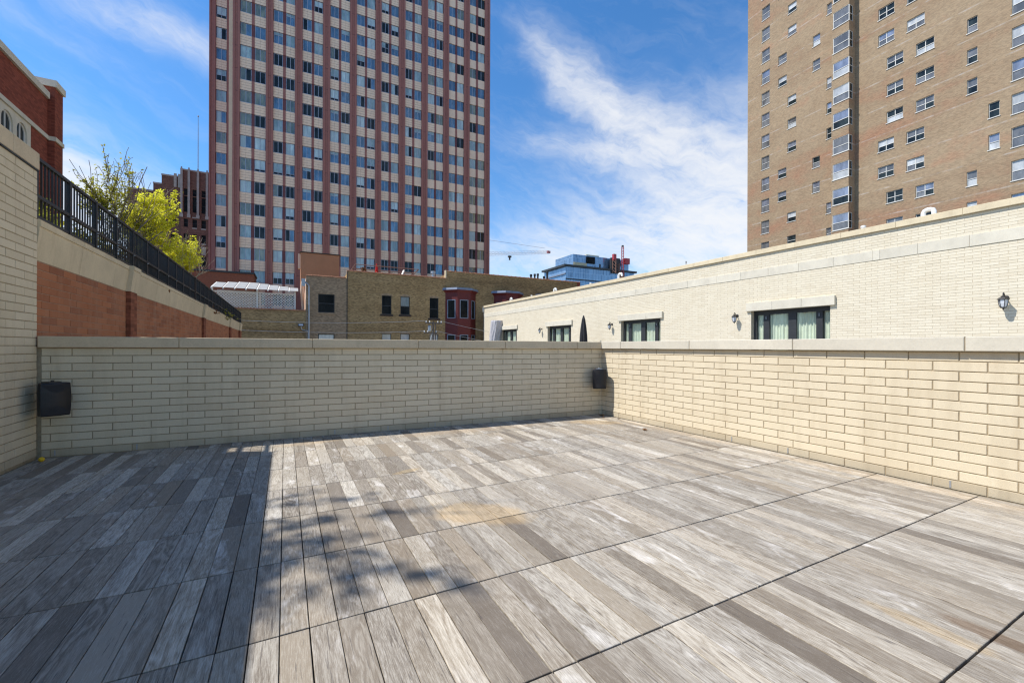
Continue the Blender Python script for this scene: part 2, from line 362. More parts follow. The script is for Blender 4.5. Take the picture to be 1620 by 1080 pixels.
def m_speckbrick(name, cols, zs=.35, fine=.3, lines=None, contrast=1.0):
    """far brickwork: colour bands, mottling and fine speckle"""
    m, q = mat(name); tc = q.n('ShaderNodeTexCoord').outputs['Object']
    x, y, z = q.sep(tc)[:3]
    h = q.m('ADD', x, y)
    band = q.noise(q.comb(q.m('MULTIPLY', h, .022), 0.0, q.m('MULTIPLY', z, zs)), 1.0, 4.0, .62, dist=.4)
    mot = q.noise(q.comb(h, 0.0, z), .55, 4.0, .6)
    f = q.m('ADD', q.m('MULTIPLY', band, .72), q.m('MULTIPLY', mot, .28))
    col = q.ramp(f, [(.36, cols[0]), (.48, cols[1]), (.56, cols[2]), (.68, cols[3])])
    br = q.n('ShaderNodeTexBrick', {'Vector': q.comb(h, z, 0.0), 'Color1': (.58, .58, .58, 1), 'Color2': (1.18, 1.15, 1.1, 1), 'Mortar': (.80, .78, .75, 1), 'Scale': 1.0,
                                    'Mortar Size': .007, 'Brick Width': .22, 'Row Height': .073, 'Bias': 0.1}).outputs['Color']
    col = q.mix(contrast, col, br, 'MULTIPLY')
    sp = q.noise(q.comb(q.m('MULTIPLY', h, 2.6), 0.0, q.m('MULTIPLY', z, 6.0)), 1.0, 3.0, .75)
    col = q.mix(q.m('MULTIPLY', q.ramp(sp, [(.30, 1.0), (.46, 0.0)]), fine), col, tuple(v * .3 for v in cols[0]))
    if lines:
        zz, step = lines
        fr = q.m('FRACT', q.m('DIVIDE', q.m('SUBTRACT', z, zz), step))
        ln = q.m('MULTIPLY', q.m('LESS_THAN', fr, .045), q.ramp(q.noise(q.comb(q.m('MULTIPLY', h, .8), 0.0, q.m('MULTIPLY', z, .3)), 1.0, 5.0, .7), [(.42, 0.0), (.6, 1.0)]))
        col = q.mix(q.m('MULTIPLY', ln, .5), col, (.50, .45, .40))
    fin(q, col, .9, 0, .2, bump=sp, bs=.08, bd=.01)
    return m
M['rt_brick'] = m_speckbrick('tan_and_orange_brick', ((.35, .20, .125), (.325, .235, .15), (.36, .27, .175), (.39, .225, .14)), .17, .16, (1.1, 2.92), .6)
M['brown_brick'] = m_speckbrick('sooty_brown_brick', ((.25, .165, .08), (.36, .245, .12), (.43, .30, .15), (.33, .225, .12)), .5, .75)
M['grey_brick'] = m_speckbrick('greyish_brick', ((.33, .235, .15), (.365, .265, .17), (.39, .285, .185), (.34, .25, .165)), .3, .35)
M['deco_brick'] = m_speckbrick('dark_red_brown_brick', ((.16, .085, .065), (.185, .10, .08), (.20, .11, .085), (.175, .095, .075)), .3, .3)
M['redbld'] = m_speckbrick('deep_red_brick', ((.22, .058, .038), (.25, .07, .044), (.27, .078, .05), (.23, .062, .04)), .3, .25, None, .85)
M['stucco'] = plain('orange_stucco', (.42, .195, .10), .9, 0, .1, 1.2, .1)
M['peach'] = plain('peach_painted_stucco', (.66, .46, .33), .9, 0, .08, 2)
M['terracotta'] = plain('terracotta_tile', (.42, .19, .10), .8, 0, .4, 5)
M['red_paint'] = plain('dark_red_painted_wood', (.115, .014, .013), .55, 0, .2, 3)
M['red_trim'] = plain('pinkish_red_trim', (.40, .12, .11), .6, 0, .15, 3)
M['slate'] = plain('grey_metal_roof', (.20, .23, .29), .5, .2, .15, 3)
M['lattice'] = plain('weathered_white_timber', (.74, .71, .64), .8, 0, .12, 6)
M['rail_brown'] = plain('brown_painted_rail', (.22, .115, .08), .7, 0, .2, 4)
M['red_cloth'] = plain('red_cloth', (.62, .02, .015), .8, 0, .15, 4)
M['grey_cloth'] = plain('grey_cloth', (.42, .40, .40), .9, 0, .15, 6)
M['black_cloth'] = plain('black_cloth', (.022, .022, .024), .8, 0, .3, 6)
M['lamp_glass'] = plain('frosted_lantern_glass', (.62, .63, .64), .3, 0, .15, 9, spec=.6)
M['yellow'] = plain('yellow_rind', (.78, .50, .02), .5, 0, .15, 30, .2)
M['dry_leaf'] = plain('dry_brown_leaf', (.20, .10, .04), .8, 0, .4, 30)
M['wood_pole'] = plain('grey_timber_pole', (.12, .10, .085), .9, 0, .25, 6)
M['insul'] = plain('white_insulator', (.7, .7, .68), .3, 0, .1, 6)
M['crane_red'] = plain('red_crane_steel', (.36, .04, .05), .5, 0, .2, 1)
M['tan_panel'] = plain('tan_board', (.55, .47, .30), .8, 0, .1, 1)
def m_leaf(name, a, b, tr=.5):
    m, q = mat(name); p = wpos(q); n = q.noise(p, 2.2, 3.0, .6); n2 = q.noise(p, 17.0, 2.0, .6)
    col = q.ramp(q.m('ADD', q.m('MULTIPLY', n, .5), q.m('MULTIPLY', n2, .5)), [(.32, a), (.66, b)])
    dif = q.n('ShaderNodeBsdfDiffuse', {'Color': col}).outputs[0]; tra = q.n('ShaderNodeBsdfTranslucent', {'Color': q.mix(.3, col, tuple(min(1, x * 1.3) for x in b))}).outputs[0]
    mx = q.n('ShaderNodeMixShader', {0: tr, 1: dif, 2: tra}).outputs[0]
    q.t.links.new(mx, q.out.inputs['Surface'])
    return m
M['sheet'] = m_leaf('white_translucent_sheet', (.52, .52, .50), (.62, .62, .60), .4)
M['beam_shade'] = plain('shade_greyed_timber', (.40, .37, .32), .85, 0, .15, 6)  # white timber greyed to paint in the shade on the beam sides
M['bark_pale'] = plain('pale_bark', (.42, .37, .27), .9, 0, .2, 12)
M['bark'] = plain('grey_bark', (.16, .13, .10), .9, 0, .35, 12, .5)

M['leaf_yellow'] = m_leaf('yellow_green_leaf', (.58, .56, .03), (.82, .77, .08), .55)
M['leaf_young'] = m_leaf('young_green_leaf', (.26, .27, .03), (.50, .47, .06), .45)
M['leaf_olive'] = m_leaf('olive_leaf', (.075, .085, .02), (.25, .23, .05), .4)
M['leaf_rust'] = m_leaf('rusty_leaf', (.13, .06, .03), (.26, .13, .06), .3)

# ------------------------------------------------------------------ ground
GZ = -9.0
o = MB().quad((-2500, -2500, GZ), (2500, -2500, GZ), (2500, 2500, GZ), (-2500, 2500, GZ)).build('ground', M['asphalt']); o['kind'] = 'structure'
o = MB().box(-2.9, 6.25, -6, 7.95, GZ, -.05).build('terrace_podium', plain('concrete', (.3, .29, .27), .9)); o['kind'] = 'structure'
o = MB().box(7.0, 20.55, -8, 47, GZ, .65).build('courtyard_roof', M['roof_gravel']); o['kind'] = 'structure'
o = MB().box(-9.1, -3.25, -6, 40, GZ, 2.75).build('planting_bed', M['soil']); o['kind'] = 'structure'

# ------------------------------------------------------------------ brickwork
CO = 0.1016
_bm = {}
def brick_mesh(L, h, matk):
    k = (round(L, 3), round(h, 3), matk)
    if k not in _bm:
        _bm[k] = MB().cham(-L / 2, L / 2, 0, .035, -h / 2, h / 2, .0025, back=False).mesh('brick', M[matk])
    return _bm[k]

def lay_bricks(root, x0, x1, z0, n, L, matk, blocked=None, phase=0.0, joint=.011, limit=300, matfn=None, hfirst=None, far_name='distant_bricks'):
    """running bond from x0 to x1 in n courses; the bricks that show largest are parts, the rest one joined part"""
    m = wm(root); out = []
    for k in range(n):
        za = z0 + k * CO; zb = za + CO - joint
        x = x0 - L + (phase + (L / 2 if k % 2 else 0)) % L
        while x < x1:
            a, b = max(x, x0), min(x + L - joint, x1); x += L
            if b - a < .03: continue
            segs = [(a, b)]
            if blocked:
                for (c0, c1, e0, e1) in blocked:
                    if zb > e0 + .01 and za < e1 - .01:
                        ns = []
                        for (p, q) in segs:
                            if q <= c0 or p >= c1: ns.append((p, q)); continue
                            if p < c0 - .03: ns.append((p, c0 - .004))
                            if q > c1 + .03: ns.append((c1 + .004, q))
                        segs = ns
            for (p, q) in segs:
                if q - p > .03: out.append((p, q, za, zb, k))
    sc = []
    for b in out:
        sc.append((in_view_area([(b[0], 0, b[2]), (b[1], 0, b[2]), (b[0], 0, b[3]), (b[1], 0, b[3])], m), b))
    sc.sort(key=lambda t: -t[0])
    rest = MB(); i = 0
    for a, (p, q, za, zb, k) in sc:
        mk = matfn(k) if matfn else matk
        dy = random.uniform(-.0012, .0016)
        if i < limit and a > 0:
            ln = L - joint if abs(q - p - (L - joint)) < .004 else q - p
            obj('brick', brick_mesh(ln, zb - za, mk), root, ((p + q) / 2, dy, (za + zb) / 2), (0, random.uniform(-.002, .002), 0)); i += 1
        else:
            rest.box(p, q, dy, .03, za, zb, skip='b', r=random.random())
    if rest.v:
        o = rest.build(far_name, M[matk], root, rnd=True); o['kind'] = 'stuff'
    return i

def coping(root, cuts, y0, y1, z0, z1, mk, name='coping_stone', c=.006, gap=.008):
    for a, b in zip(cuts, cuts[1:]):
        dz = random.uniform(-.0015, .0015)
        o = MB().cham(a + gap / 2, b - gap / 2, y0 + random.uniform(0, .003), y1, z0 + dz, z1 + dz, c).build(name, M[mk], root)
    MB().box(cuts[0] + .02, cuts[-1] - .02, y0 + .012, y1 - .012, z0 + .006, z1 - .008).build('coping_mortar', M['mortar'], root)

CT, CB = 1.570, 1.4245
# back parapet
bw = thing('parapet_wall', 'shaded cream brick parapet behind the deck, with a weathered limestone coping', 'wall', (-2.79, 7.77, 0), R(-2.36), 'parapet walls round the deck', 'thing')
BL = 8.905
MB().box(-.1, BL + .3, .0065, .26, -.05, CB - .002).build('mortar_core', M['mortar'], bw)
lay_bricks(bw, 0.0, BL, .002, 14, .4165, 'brick_cream', phase=.09, matfn=lambda k: 'brick_base' if k == 0 else 'brick_cream')
coping(bw, [-.02, 1.45, 3.18, 4.88, 6.57, 8.23, BL - .045], -.062, .30, CB, CT, 'stone')
for x in (.13, .97, 3.52, 4.37, 5.2): MB().box(x - .007, x + .007, -.003, .02, .012, .085).build('weep_vent', M['galv'], bw)
# right parapet  (local x = -Y)
rw = thing('parapet_wall', 'sunlit cream brick parapet along the right side of the deck', 'wall', (6.10, 0, 0), R(-90), 'parapet walls round the deck', 'thing')
MB().box(-7.40, 5.0, .0065, .26, -.05, CB - .002).build('mortar_core', M['mortar'], rw)
lay_bricks(rw, -7.40, 5.0, .002, 14, .4064, 'brick_cream', phase=.142, matfn=lambda k: 'brick_base' if k == 0 else 'brick_cream', far_name='bricks_beside_camera')
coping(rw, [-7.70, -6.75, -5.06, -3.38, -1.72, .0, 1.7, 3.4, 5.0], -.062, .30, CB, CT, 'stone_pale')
for y in (4.31, 3.47, 1.84): MB().box(-y - .007, -y + .007, -.003, .02, .012, .085).build('weep_vent', M['galv'], rw)
# tall left wall (local x = Y)
lw = thing('parapet_wall', 'tall cream brick wall at the left edge with a thick stone coping', 'wall', (-2.825, 0, 0), R(90), None, 'thing')
MB().box(-5, 7.745, .0065, .40, -.05, 3.702).build('mortar_core', M['mortar'], lw)
lay_bricks(lw, -5, 7.745, .030, 36, .4064, 'brick_cream', phase=.262, matfn=lambda k: 'brick_base' if k == 0 else 'brick_cream', far_name='bricks_beside_camera')
coping(lw, [-5, -3.5, -2, -.5, 1.0, 2.5, 4.0, 5.4, 6.71, 7.15, 7.76], -.018, .46, 3.705, 3.915, 'stone')
MB().box(-5, 7.75, -.014, .0, 3.683, 3.703).build('flashing_strip', M['dark_frame'], lw)

# ------------------------------------------------------------------ deck
dk = MB().box(-2.83, 6.2, -5.5, 7.9, -.06, -.026).build('deck', M['substrate']); dk['kind'] = 'structure'
PW, PL = .1355, .834
pl = []
for n in range(-4, 12):
    y1 = 4.959 - PL * n + PL; y0 = y1 - PL
    y1 = min(y1, 7.72)
    if y1 - y0 < .1: continue
    for i in range(-20, 48):
        x0 = -.1546 + PW * i
        xa, xb = max(x0, -2.80), min(x0 + PW, 6.07)
        if xb - xa < .03 or y0 < -5.4: continue
        g0 = random.choice((.0012, .0018, .0026, .0034)); g1 = random.choice((.0012, .0018, .0026, .0034))
        if (i + (3 if n % 2 else 0)) % 6 == 0: g0 += .0015
        pl.append((xa + g0, xb - g1, y0 + .0055, y1 - .0055))
sc = sorted(((in_view_area([(a, c, 0), (b, c, 0), (a, d_, 0), (b, d_, 0)]), (a, b, c, d_)) for a, b, c, d_ in pl), key=lambda t: -t[0])
rest = MB(); k = 0
def plank_mb(a, b, c, d_, z0, z1, ch=.003):
    m = MB(); i = 0
    for (e, z) in ((0, z0), (0, z1 - ch), (ch, z1)):
        m.v += [(a + e, c + e, z), (b - e, c + e, z), (b - e, d_ - e, z), (a + e, d_ - e, z)]
    m.f = [(8, 9, 10, 11)]
    for q in (0, 4):
        for j in range(4): m.f.append((q + j, q + (j + 1) % 4, q + 4 + (j + 1) % 4, q + 4 + j))
    m.r = [0.0] * len(m.f)
    return m
_pm = {}
for a, (x0, x1, y0, y1) in sc:
    dz = random.uniform(-.0015, .001)
    if a > 0 and k < 300:
        key = (round((x1 - x0) / .0006), round(y1 - y0, 3)); k += 1
        if key not in _pm:
            L_, W_ = (y1 - y0) / 2, (x1 - x0) / 2
            _pm[key] = plank_mb(-W_, W_, -L_, L_, -.022, 0, .0022).mesh('plank', M['plank'])
        obj('plank', _pm[key], dk, ((x0 + x1) / 2, (y0 + y1) / 2, dz), (random.uniform(-.0012, .0012), random.uniform(-.004, .004), random.uniform(-.0006, .0006)))
    else:
        q = plank_mb(x0, x1, y0, y1, -.022 + dz, dz, .002); o_ = len(rest.v); rr = random.random()
        rest.v += q.v; rest.f += [tuple(o_ + t for t in f) for f in q.f]; rest.r += [rr] * len(q.f)
o = rest.build('smaller_planks', M['plank'], dk, rnd=True); o['kind'] = 'stuff'

# ------------------------------------------------------------------ speakers
def speaker(label, loc, rz):
    t = thing('loudspeaker', label, 'speaker', loc, rz, 'loudspeakers in the deck corners')
    z = loc[2]
    w, h, dp = .135, .205, .115
    n = 12; front = []
    m = MB()                                                     # bowed front, sides drawn in to the back
    prof = []
    for i in range(n + 1):
        u = -1 + 2 * i / n; prof.append((u * w, -dp - .028 * (1 - u * u)))
    outline = prof + [(w * .98, -dp * .2), (w * .62, dp * .75), (-w * .62, dp * .75), (-w * .98, -dp * .2)]
    k = len(outline); rows = [(-h, .95), (-h + .012, 1.0), (-.4 * h, 1.035), (.4 * h, 1.035), (h - .012, 1.0), (h, .95)]
    for (zz, s_) in rows: m.v += [(a * s_, b * (s_ if b < 0 else 1), z + h + zz) for a, b in outline]
    for r_ in range(len(rows) - 1):
        for i in range(k):
            j = (i + 1) % k; m.f.append((r_ * k + i, r_ * k + j, (r_ + 1) * k + j, (r_ + 1) * k + i))
    m.f.append(tuple(reversed(range(k)))); m.f.append(tuple((len(rows) - 1) * k + i for i in range(k))); m.r = [0.0] * len(m.f)
    m.build('cabinet', M['black_plastic'], t)
    gm = MB()
    for i in range(n):
        a, b = prof[i], prof[i + 1]; s_ = .93; oy = -.005
        gm.quad((a[0] * s_, a[1] + oy, z + .02), (b[0] * s_, b[1] + oy, z + .02), (b[0] * s_, b[1] + oy, z + 2 * h - .02), (a[0] * s_, a[1] + oy, z + 2 * h - .02))
    gm.build('front_grille', M['black_cloth'], t)
    MB().lathe([(.0035, -.147), (.0085, -.1475), (.0085, -.150), (.003, -.151)], 12).build('badge', M['galv'], t, (-.055, -.003, z + h - .02), (R(90), 0, 0)).location = (-.055, -.14 + .11, z + h - .015 - t['_b'])
    b = MB().prism([(-.06, -.09), (.06, -.09), (.075, .06), (-.075, .06)], z + 2 * h, z + 2 * h + .012, 'z')
    b.tube([(0, -.02, z + 2 * h), (0, -.02, z + 2 * h + .03)], .018, 10)
    b.build('mounting_bracket', M['galv'] if rz < 0 else M['black_metal'], t)
    MB().prism([(-.08, dp * .7), (.08, dp * .7), (.05, dp * .75 + .10), (-.05, dp * .75 + .10)], z + .05, z + 2 * h - .03, 'z').build('wall_arm', M['black_plastic'], t)
    return t
speaker('black loudspeaker in the corner by the tall left wall, in shade', (-2.60, 7.50, .575), R(38))
speaker('dark grey loudspeaker in the far corner beside the sunlit parapet', (5.885, 7.235, .585), R(-30))

# ------------------------------------------------------------------ small litter on the deck
def ball(name, label, cat, loc, r_, mk):
    m = MB().lathe([(r_ * .08, -r_), (r_ * .6, -r_ * .8), (r_ * .95, -r_ * .3), (r_, .0), (r_ * .95, r_ * .3), (r_ * .6, r_ * .8), (r_ * .12, r_ * 1.08)], 14)
    o = m.build(name, M[mk], None, loc, (R(80), .3, .4), smooth=True); return tag(o, label, cat)
ball('lemon', 'yellow lemon-like fruit lying in the left corner of the deck', 'fruit', (-2.69, 7.50, .030), .030, 'yellow')
def leaf(label, loc, s_, rz):
    m = MB(); n = 7
    for i in range(n - 1):
        a, b = i / (n - 1), (i + 1) / (n - 1)
        wa, wb = .42 * sin(pi * a) ** .8 + .02, .42 * sin(pi * b) ** .8 + .02
        za, zb = .25 * (a - .4) ** 2, .25 * (b - .4) ** 2
        for sgn in (-1, 1):
            q = [(a - .5, 0, za), (b - .5, 0, zb), (b - .5, sgn * wb, zb + .16), (a - .5, sgn * wa, za + .14)]
            q = [tuple(v * s_ for v in p) for p in q]
            m.quad(*(q if sgn > 0 else q[::-1]))
    m.tube([(-.5 * s_, 0, .05 * s_), (-.85 * s_, .05 * s_, .1 * s_)], .02 * s_, 5)
    o = m.build('fallen_leaf', M['dry_leaf'], None, loc, (0.1, .05, rz)); return tag(o, label, 'leaf', 'dry leaves on the deck')
leaf('curled brown leaf lying in the open on the sunny planks', (5.59, 5.62, .004), .10, .6)
leaf('brown leaf in the shaded far corner under the speaker', (5.93, 7.20, .012), .13, 2.0)
leaf('small brown leaf at the edge of the far corner shadow', (5.83, 7.02, .004), .06, 1.0)
leaf('tiny dark leaf against the foot of the sunlit parapet', (6.0, 6.75, .004), .05, 2.6)

# ------------------------------------------------------------------ red garden wall and fence (local x = Y, front faces +X)
XR = -2.86
rd = thing('garden_wall', 'long red brick garden wall with a flared stone coping, beyond the deck', 'wall', (XR, 0, GZ), R(90), None, 'thing')
Y0, Y1 = 7.76, 37.5
MB().box(Y0, Y1, .0065, .38, GZ, 2.64).build('mortar_core', M['mortar_red'], rd)
pils = [(11.38, 11.80), (20.35, 20.85), (29.4, 30.0), (35.2, 35.9)]
lay_bricks(rd, Y0, Y1, 1.026, 15, .43, 'brick_red', blocked=[(a, b, 0, 3) for a, b in pils], joint=.009)
def flare(x0, x1, o_=0.0):
    return MB().prism([(-.004 - o_, 2.555), (-.05 - o_, 2.93), (-.05 - o_, 2.985), (-.065 - o_, 2.99), (-.065 - o_, 3.068), (-.05 - o_, 3.076), (.40, 3.076), (.40, 2.555)][::-1], x0, x1, 'x')
cuts = [Y0]
y = 9.12
while y < Y1 - .4: cuts.append(y); y += 1.49
cuts.append(Y1)
for a, b in zip(cuts, cuts[1:]):
    flare(a + .003, b - .003).build('coping_stone', M['stone_warm'], rd)
for a, b in pils:
    p = MB(); p.box(a, b, -.075, .03, GZ, 2.552); p.build('brick_pier', m_speckbrick('pier_brick', ((.22, .075, .045), (.25, .09, .05), (.28, .1, .055), (.24, .085, .05)), .4, .3) if 'pier' not in M else M['pier'], rd)
    flare(a - .02, b + .02, .075).build('pier_stone', M['stone_warm'], rd)
fn = thing('fence', 'black steel picket fence standing on the red garden wall coping', 'fence', (XR - .02, 0, 3.08), R(90))
posts = [7.80] + [8.81 + 1.012 * i for i in range(29)]
pk = MB().box(-.009, .009, -.009, .009, 3.115, 3.885).mesh('picket', M['black_metal'])
ps = MB().box(-.03, .03, -.03, .03, 3.075, 3.90).mesh('post', M['black_metal'])
pw = MB().box(-.045, .045, -.045, .045, 3.075, 3.90).mesh('post', M['brown_metal'])
for i, y in enumerate(posts): obj('post', pw if i == 11 else ps, fn, (y, 0, 0))
cnt = 0
for a, b in zip(posts, posts[1:]):
    n = 10
    for i in range(1, n):
        obj('picket', pk, fn, (a + (b - a) * i / n, 0, 0)); cnt += 1
for (z0, z1, w) in ((3.87, 3.915, .022), (3.375, 3.42, .026), (3.115, 3.15, .018)):
    MB().box(posts[0], posts[-1] + .05, -w, w, z0, z1).build('rail', M['black_metal'], fn)
cp = MB().box(-.016, .016, -.05, -.026, 3.355, 3.372).mesh('bracket', M['galv'])
for y in posts[1:]: obj('bracket', cp, fn, (y, 0, 0))

# ------------------------------------------------------------------ red brick building at the upper left (local x = Y)
rb = thing('red_brick_building', 'red brick building with arched windows and pale stone bands above the left wall', 'building', (-9.38, 0, GZ), R(90))
wz = MB()
arch = [(23.09, 23.90), (24.16, 24.92)]
wz.box(15, 27.42, .32, 9, GZ, 12.45); wz.box(15, 22.88, 0, .32, GZ, 12.38); wz.box(22.88, 26.6, .0, .32, 10.62, 12.38); wz.box(25.22, 26.6, 0, .32, GZ, 10.62)
wz.build('wall', M['redbld'], rb)
st = MB(); st.box(22.885, 25.215, .02, .3, GZ, 8.6)
xs = [22.885, 23.09, 23.90, 24.16, 24.92, 25.215]
for a, b in ((0, 1), (2, 3), (4, 5)): st.box(xs[a], xs[b], .015, .3, 8.6, 10.61)
for (a, b) in arch:                                              # stone above each round arch
    n = 14; c = (a + b) / 2; r_ = (b - a) / 2; zc = 10.39 - r_
    for i in range(n):
        t0, t1 = pi * i / n, pi * (i + 1) / n
        p, q = (c - r_ * cos(t0), zc + r_ * sin(t0)), (c - r_ * cos(t1), zc + r_ * sin(t1))
        st.quad((p[0], .015, p[1]), (q[0], .015, q[1]), (q[0], .015, 10.61), (p[0], .015, 10.61))
        st.quad((p[0], .015, p[1]), (p[0], .3, p[1]), (q[0], .3, q[1]), (q[0], .015, q[1]))
st.build('stone_panel', M['stone_pale'], rb)
for (a, b) in arch:
    c = (a + b) / 2; r_ = (b - a) / 2; zc = 10.39 - r_
    f = MB(); n = 14
    for i in range(n):
        t0, t1 = pi * i / n, pi * (i + 1) / n
        for r0, r1 in ((r_ - .06, r_),):
            P = lambda r, t, yy: (c - r * cos(t), yy, zc + r * sin(t))
            f.quad(P(r1, t0, .07), P(r0, t0, .07), P(r0, t1, .07), P(r1, t1, .07)); f.quad(P(r0, t0, .07), P(r0, t0, .13), P(r0, t1, .13), P(r0, t1, .07))
    f.box(a, a + .06, .07, .13, 8.6, zc); f.box(b - .06, b, .07, .13, 8.6, zc); f.box(c - .03, c + .03, .075, .13, 8.6, 10.37); f.box(a, b, .07, .13, 8.6, 8.66)
    w = f.build('window', M['alum_white'], rb)
    for (x0, x1) in ((a + .06, c - .03), (c + .03, b - .06)):
        pm = MB(); zt = lambda x: zc + math.sqrt(max(0, (r_ - .05) ** 2 - (x - c) ** 2))
        pts = [(x0, .10, 8.6), (x1, .10, 8.6)] + [(x1 + (x0 - x1) * i / 6, .10, zt(x1 + (x0 - x1) * i / 6)) for i in range(7)]
        pm.quad(*pts); obj('pane', pm.mesh('pane', M['gl_dark']), None).parent = w
MB().box(15, 26.52, -.10, .4, 12.38, 12.66).build('coping', M['stone_pale'], rb)
MB().box(15, 26.62, -.05, .1, 10.58, 10.76).build('stone_band', M['stone_pale'], rb)
MB().box(26.62, 27.42, -.22, .6, GZ, 12.98).build('corner_pier', M['redbld'], rb)
MB().box(26.56, 27.48, -.30, .7, 12.985, 13.28).build('pier_cap', M['stone_pale'], rb)
MB().box(26.60, 27.44, -.27, .1, 10.58, 10.77).build('stone_band', M['stone_pale'], rb)

# ------------------------------------------------------------------ pale brick building across the court (local x = -s, s = Y - 5.66)
nb = thing('cream_brick_building', 'long cream brick house with stone bands and four wide glass doors across the court', 'building', (20.6, 5.66, .65), R(-90))
SL, SR = -40.5, 9.0
doors = [(-7.86, -4.33), (-17.30, -13.74), (-26.75, -23.2), (-36.0, -32.5)]
LB, LT = 3.284, 3.690
core = MB()
xs = [SL] + [v for d_ in doors[::-1] for v in d_] + [SR]
for a, b in zip(xs[::2], xs[1::2]): core.box(a, b, .0065, .5, .6, LB)
core.box(SL, SR, .0065, .5, LB, 6.03)
core.build('mortar_core', M['mortar_far'], nb)
MB().box(SL + .02, SR, .5, 14, .6, 5.8).build('rear_block', M['roof_gravel'], nb)
blk = [(SL, SR, 4.915, 5.32)]
lint = []
for (a, b) in doors:
    blk += [(a, b, 0, LB), (a - .22, b + .22, LB - .004, LT)]
lay_bricks(nb, SL, SR, LT - 28 * CO + .004, 51, .4064, 'brick_far', blocked=blk, phase=.255, joint=.009, far_name='distant_bricks')
cuts = [SL, -38.4]
while cuts[-1] < -10.5: cuts.append(cuts[-1] + 1.406)
cuts = [c for c in cuts if c < -10.4] + [-9.81, -8.41, -7.0, -5.61, -4.21, -2.82, -2.59, -1.45, -.09, 1.3, 2.7, 4.1, 5.5, 6.9, 9.0]
for a, b in zip(cuts, cuts[1:]): MB().cham(a + .003, b - .003, -.02 + random.uniform(-.004, .004), .05, 4.92, 5.318, .006).build('band_stone', M['stone_pale'], nb)
cuts = [SL]
while cuts[-1] < SR - 2: cuts.append(cuts[-1] + 1.83)
cuts.append(SR)
for a, b in zip(cuts, cuts[1:]): MB().cham(a + .002, b - .002, -.10 + random.uniform(-.005, .005), .5, 6.035, 6.25 + random.uniform(0, .02), .01).build('coping_stone', M['stone_warm'], nb)
for di, (a, b) in enumerate(doors):
    third = (b - a + .44) / 3
    for i in range(3): MB().cham(a - .22 + third * i + .003, a - .22 + third * (i + 1) - .003, -.12, .05, LB, LT - .002, .006).build('lintel_stone', M['stone_pale'], nb)
    D = .24; w = b - a; fr = MB()
    g_ = [.03, .13, .30 / 3.53 * w]                              # frame, then four leaves
    gx = [(.14, .48), (.77, 1.66), (2.02, 2.86), (3.12, 3.44)]
    gx = [(a + p * w / 3.53, a + q * w / 3.53) for p, q in gx]
    fr.box(a, b, D, D + .08, 3.08, LB)
    edges = [a] + [v for p in gx for v in p] + [b]
    for p, q in zip(edges[::2], edges[1::2]): fr.box(p, q, D, D + .08, .65, 3.08)
    fr.box(a, b, D + .002, D + .078, .65, .85)
    dr = fr.build('door', M['dark_frame'], nb)
    for (p, q) in gx:
        cu = MB(); n = max(10, int((q - p) / .022)); pts = []
        ph = random.uniform(0, 6)
        for i in range(n + 1):
            x = p - .03 + (q - p + .06) * i / n
            pts.append((x, D + .16 + .035 * sin(x * 42 + ph) + .02 * sin(x * 17 + 2 * ph)))
        for (x0, y0), (x1, y1) in zip(pts, pts[1:]): cu.quad((x0, y0, .8), (x1, y1, .8), (x1, y1, 3.1), (x0, y0, 3.1))
        o = cu.mesh('curtain', M['curtain'], smooth=True); o = obj('curtain', o, None); o.parent = dr
        gm, q_ = (None, None)
        pane = MB().quad((p, D + .035, .85), (q, D + .035, .85), (q, D + .035, 3.08), (p, D + .035, 3.08)).mesh('pane', M.setdefault('clear', None) or None)
        o = obj('pane', pane, None); o.parent = dr; o['_pane'] = 1
    for x in (a + .62 * w / 3.53, a + 2.99 * w / 3.53):
        o = obj('handle', MB().box(x - .012, x + .012, D - .03, D, 2.86, 3.0).mesh('handle', M['galv']), None); o.parent = dr
    MB().box(a - .02, b + .02, .7, .75, .6, LB + .05).build('dark_room', M['dark_frame'], nb)
# clear pane material: thin glass
m, q = mat('clear_door_glass')
tr = q.n('ShaderNodeBsdfTransparent', {'Color': (.84, .90, .86, 1)}).outputs[0]; gl = q.n('ShaderNodeBsdfGlossy', {'Color': (.9, .95, .95, 1), 'Roughness': .03}).outputs[0]
fr_ = q.m('MULTIPLY', q.m('POWER', q.n('ShaderNodeLayerWeight', {'Blend': .5}).outputs['Facing'], 4.0), .5)
q.t.links.new(q.n('ShaderNodeMixShader', {0: q.m('ADD', fr_, .04), 1: tr, 2: gl}).outputs[0], q.out.inputs['Surface'])
M['clear'] = m
for o in C.objects:
    if o.get('_pane'): o.data.materials.clear(); o.data.materials.append(m); del o['_pane']
g1 = MB(); g1.box(SL - .25, SL - .02, -.12, .35, 5.55, 6.15); g1.tube([(SL - .12, .02, 5.6), (SL - .08, .02, 5.1), (SL - .06, .03, 5.0), (SL - .06, .03, .65)], .06, 8)
g1.build('gutter_downpipe', M['galv'], nb)

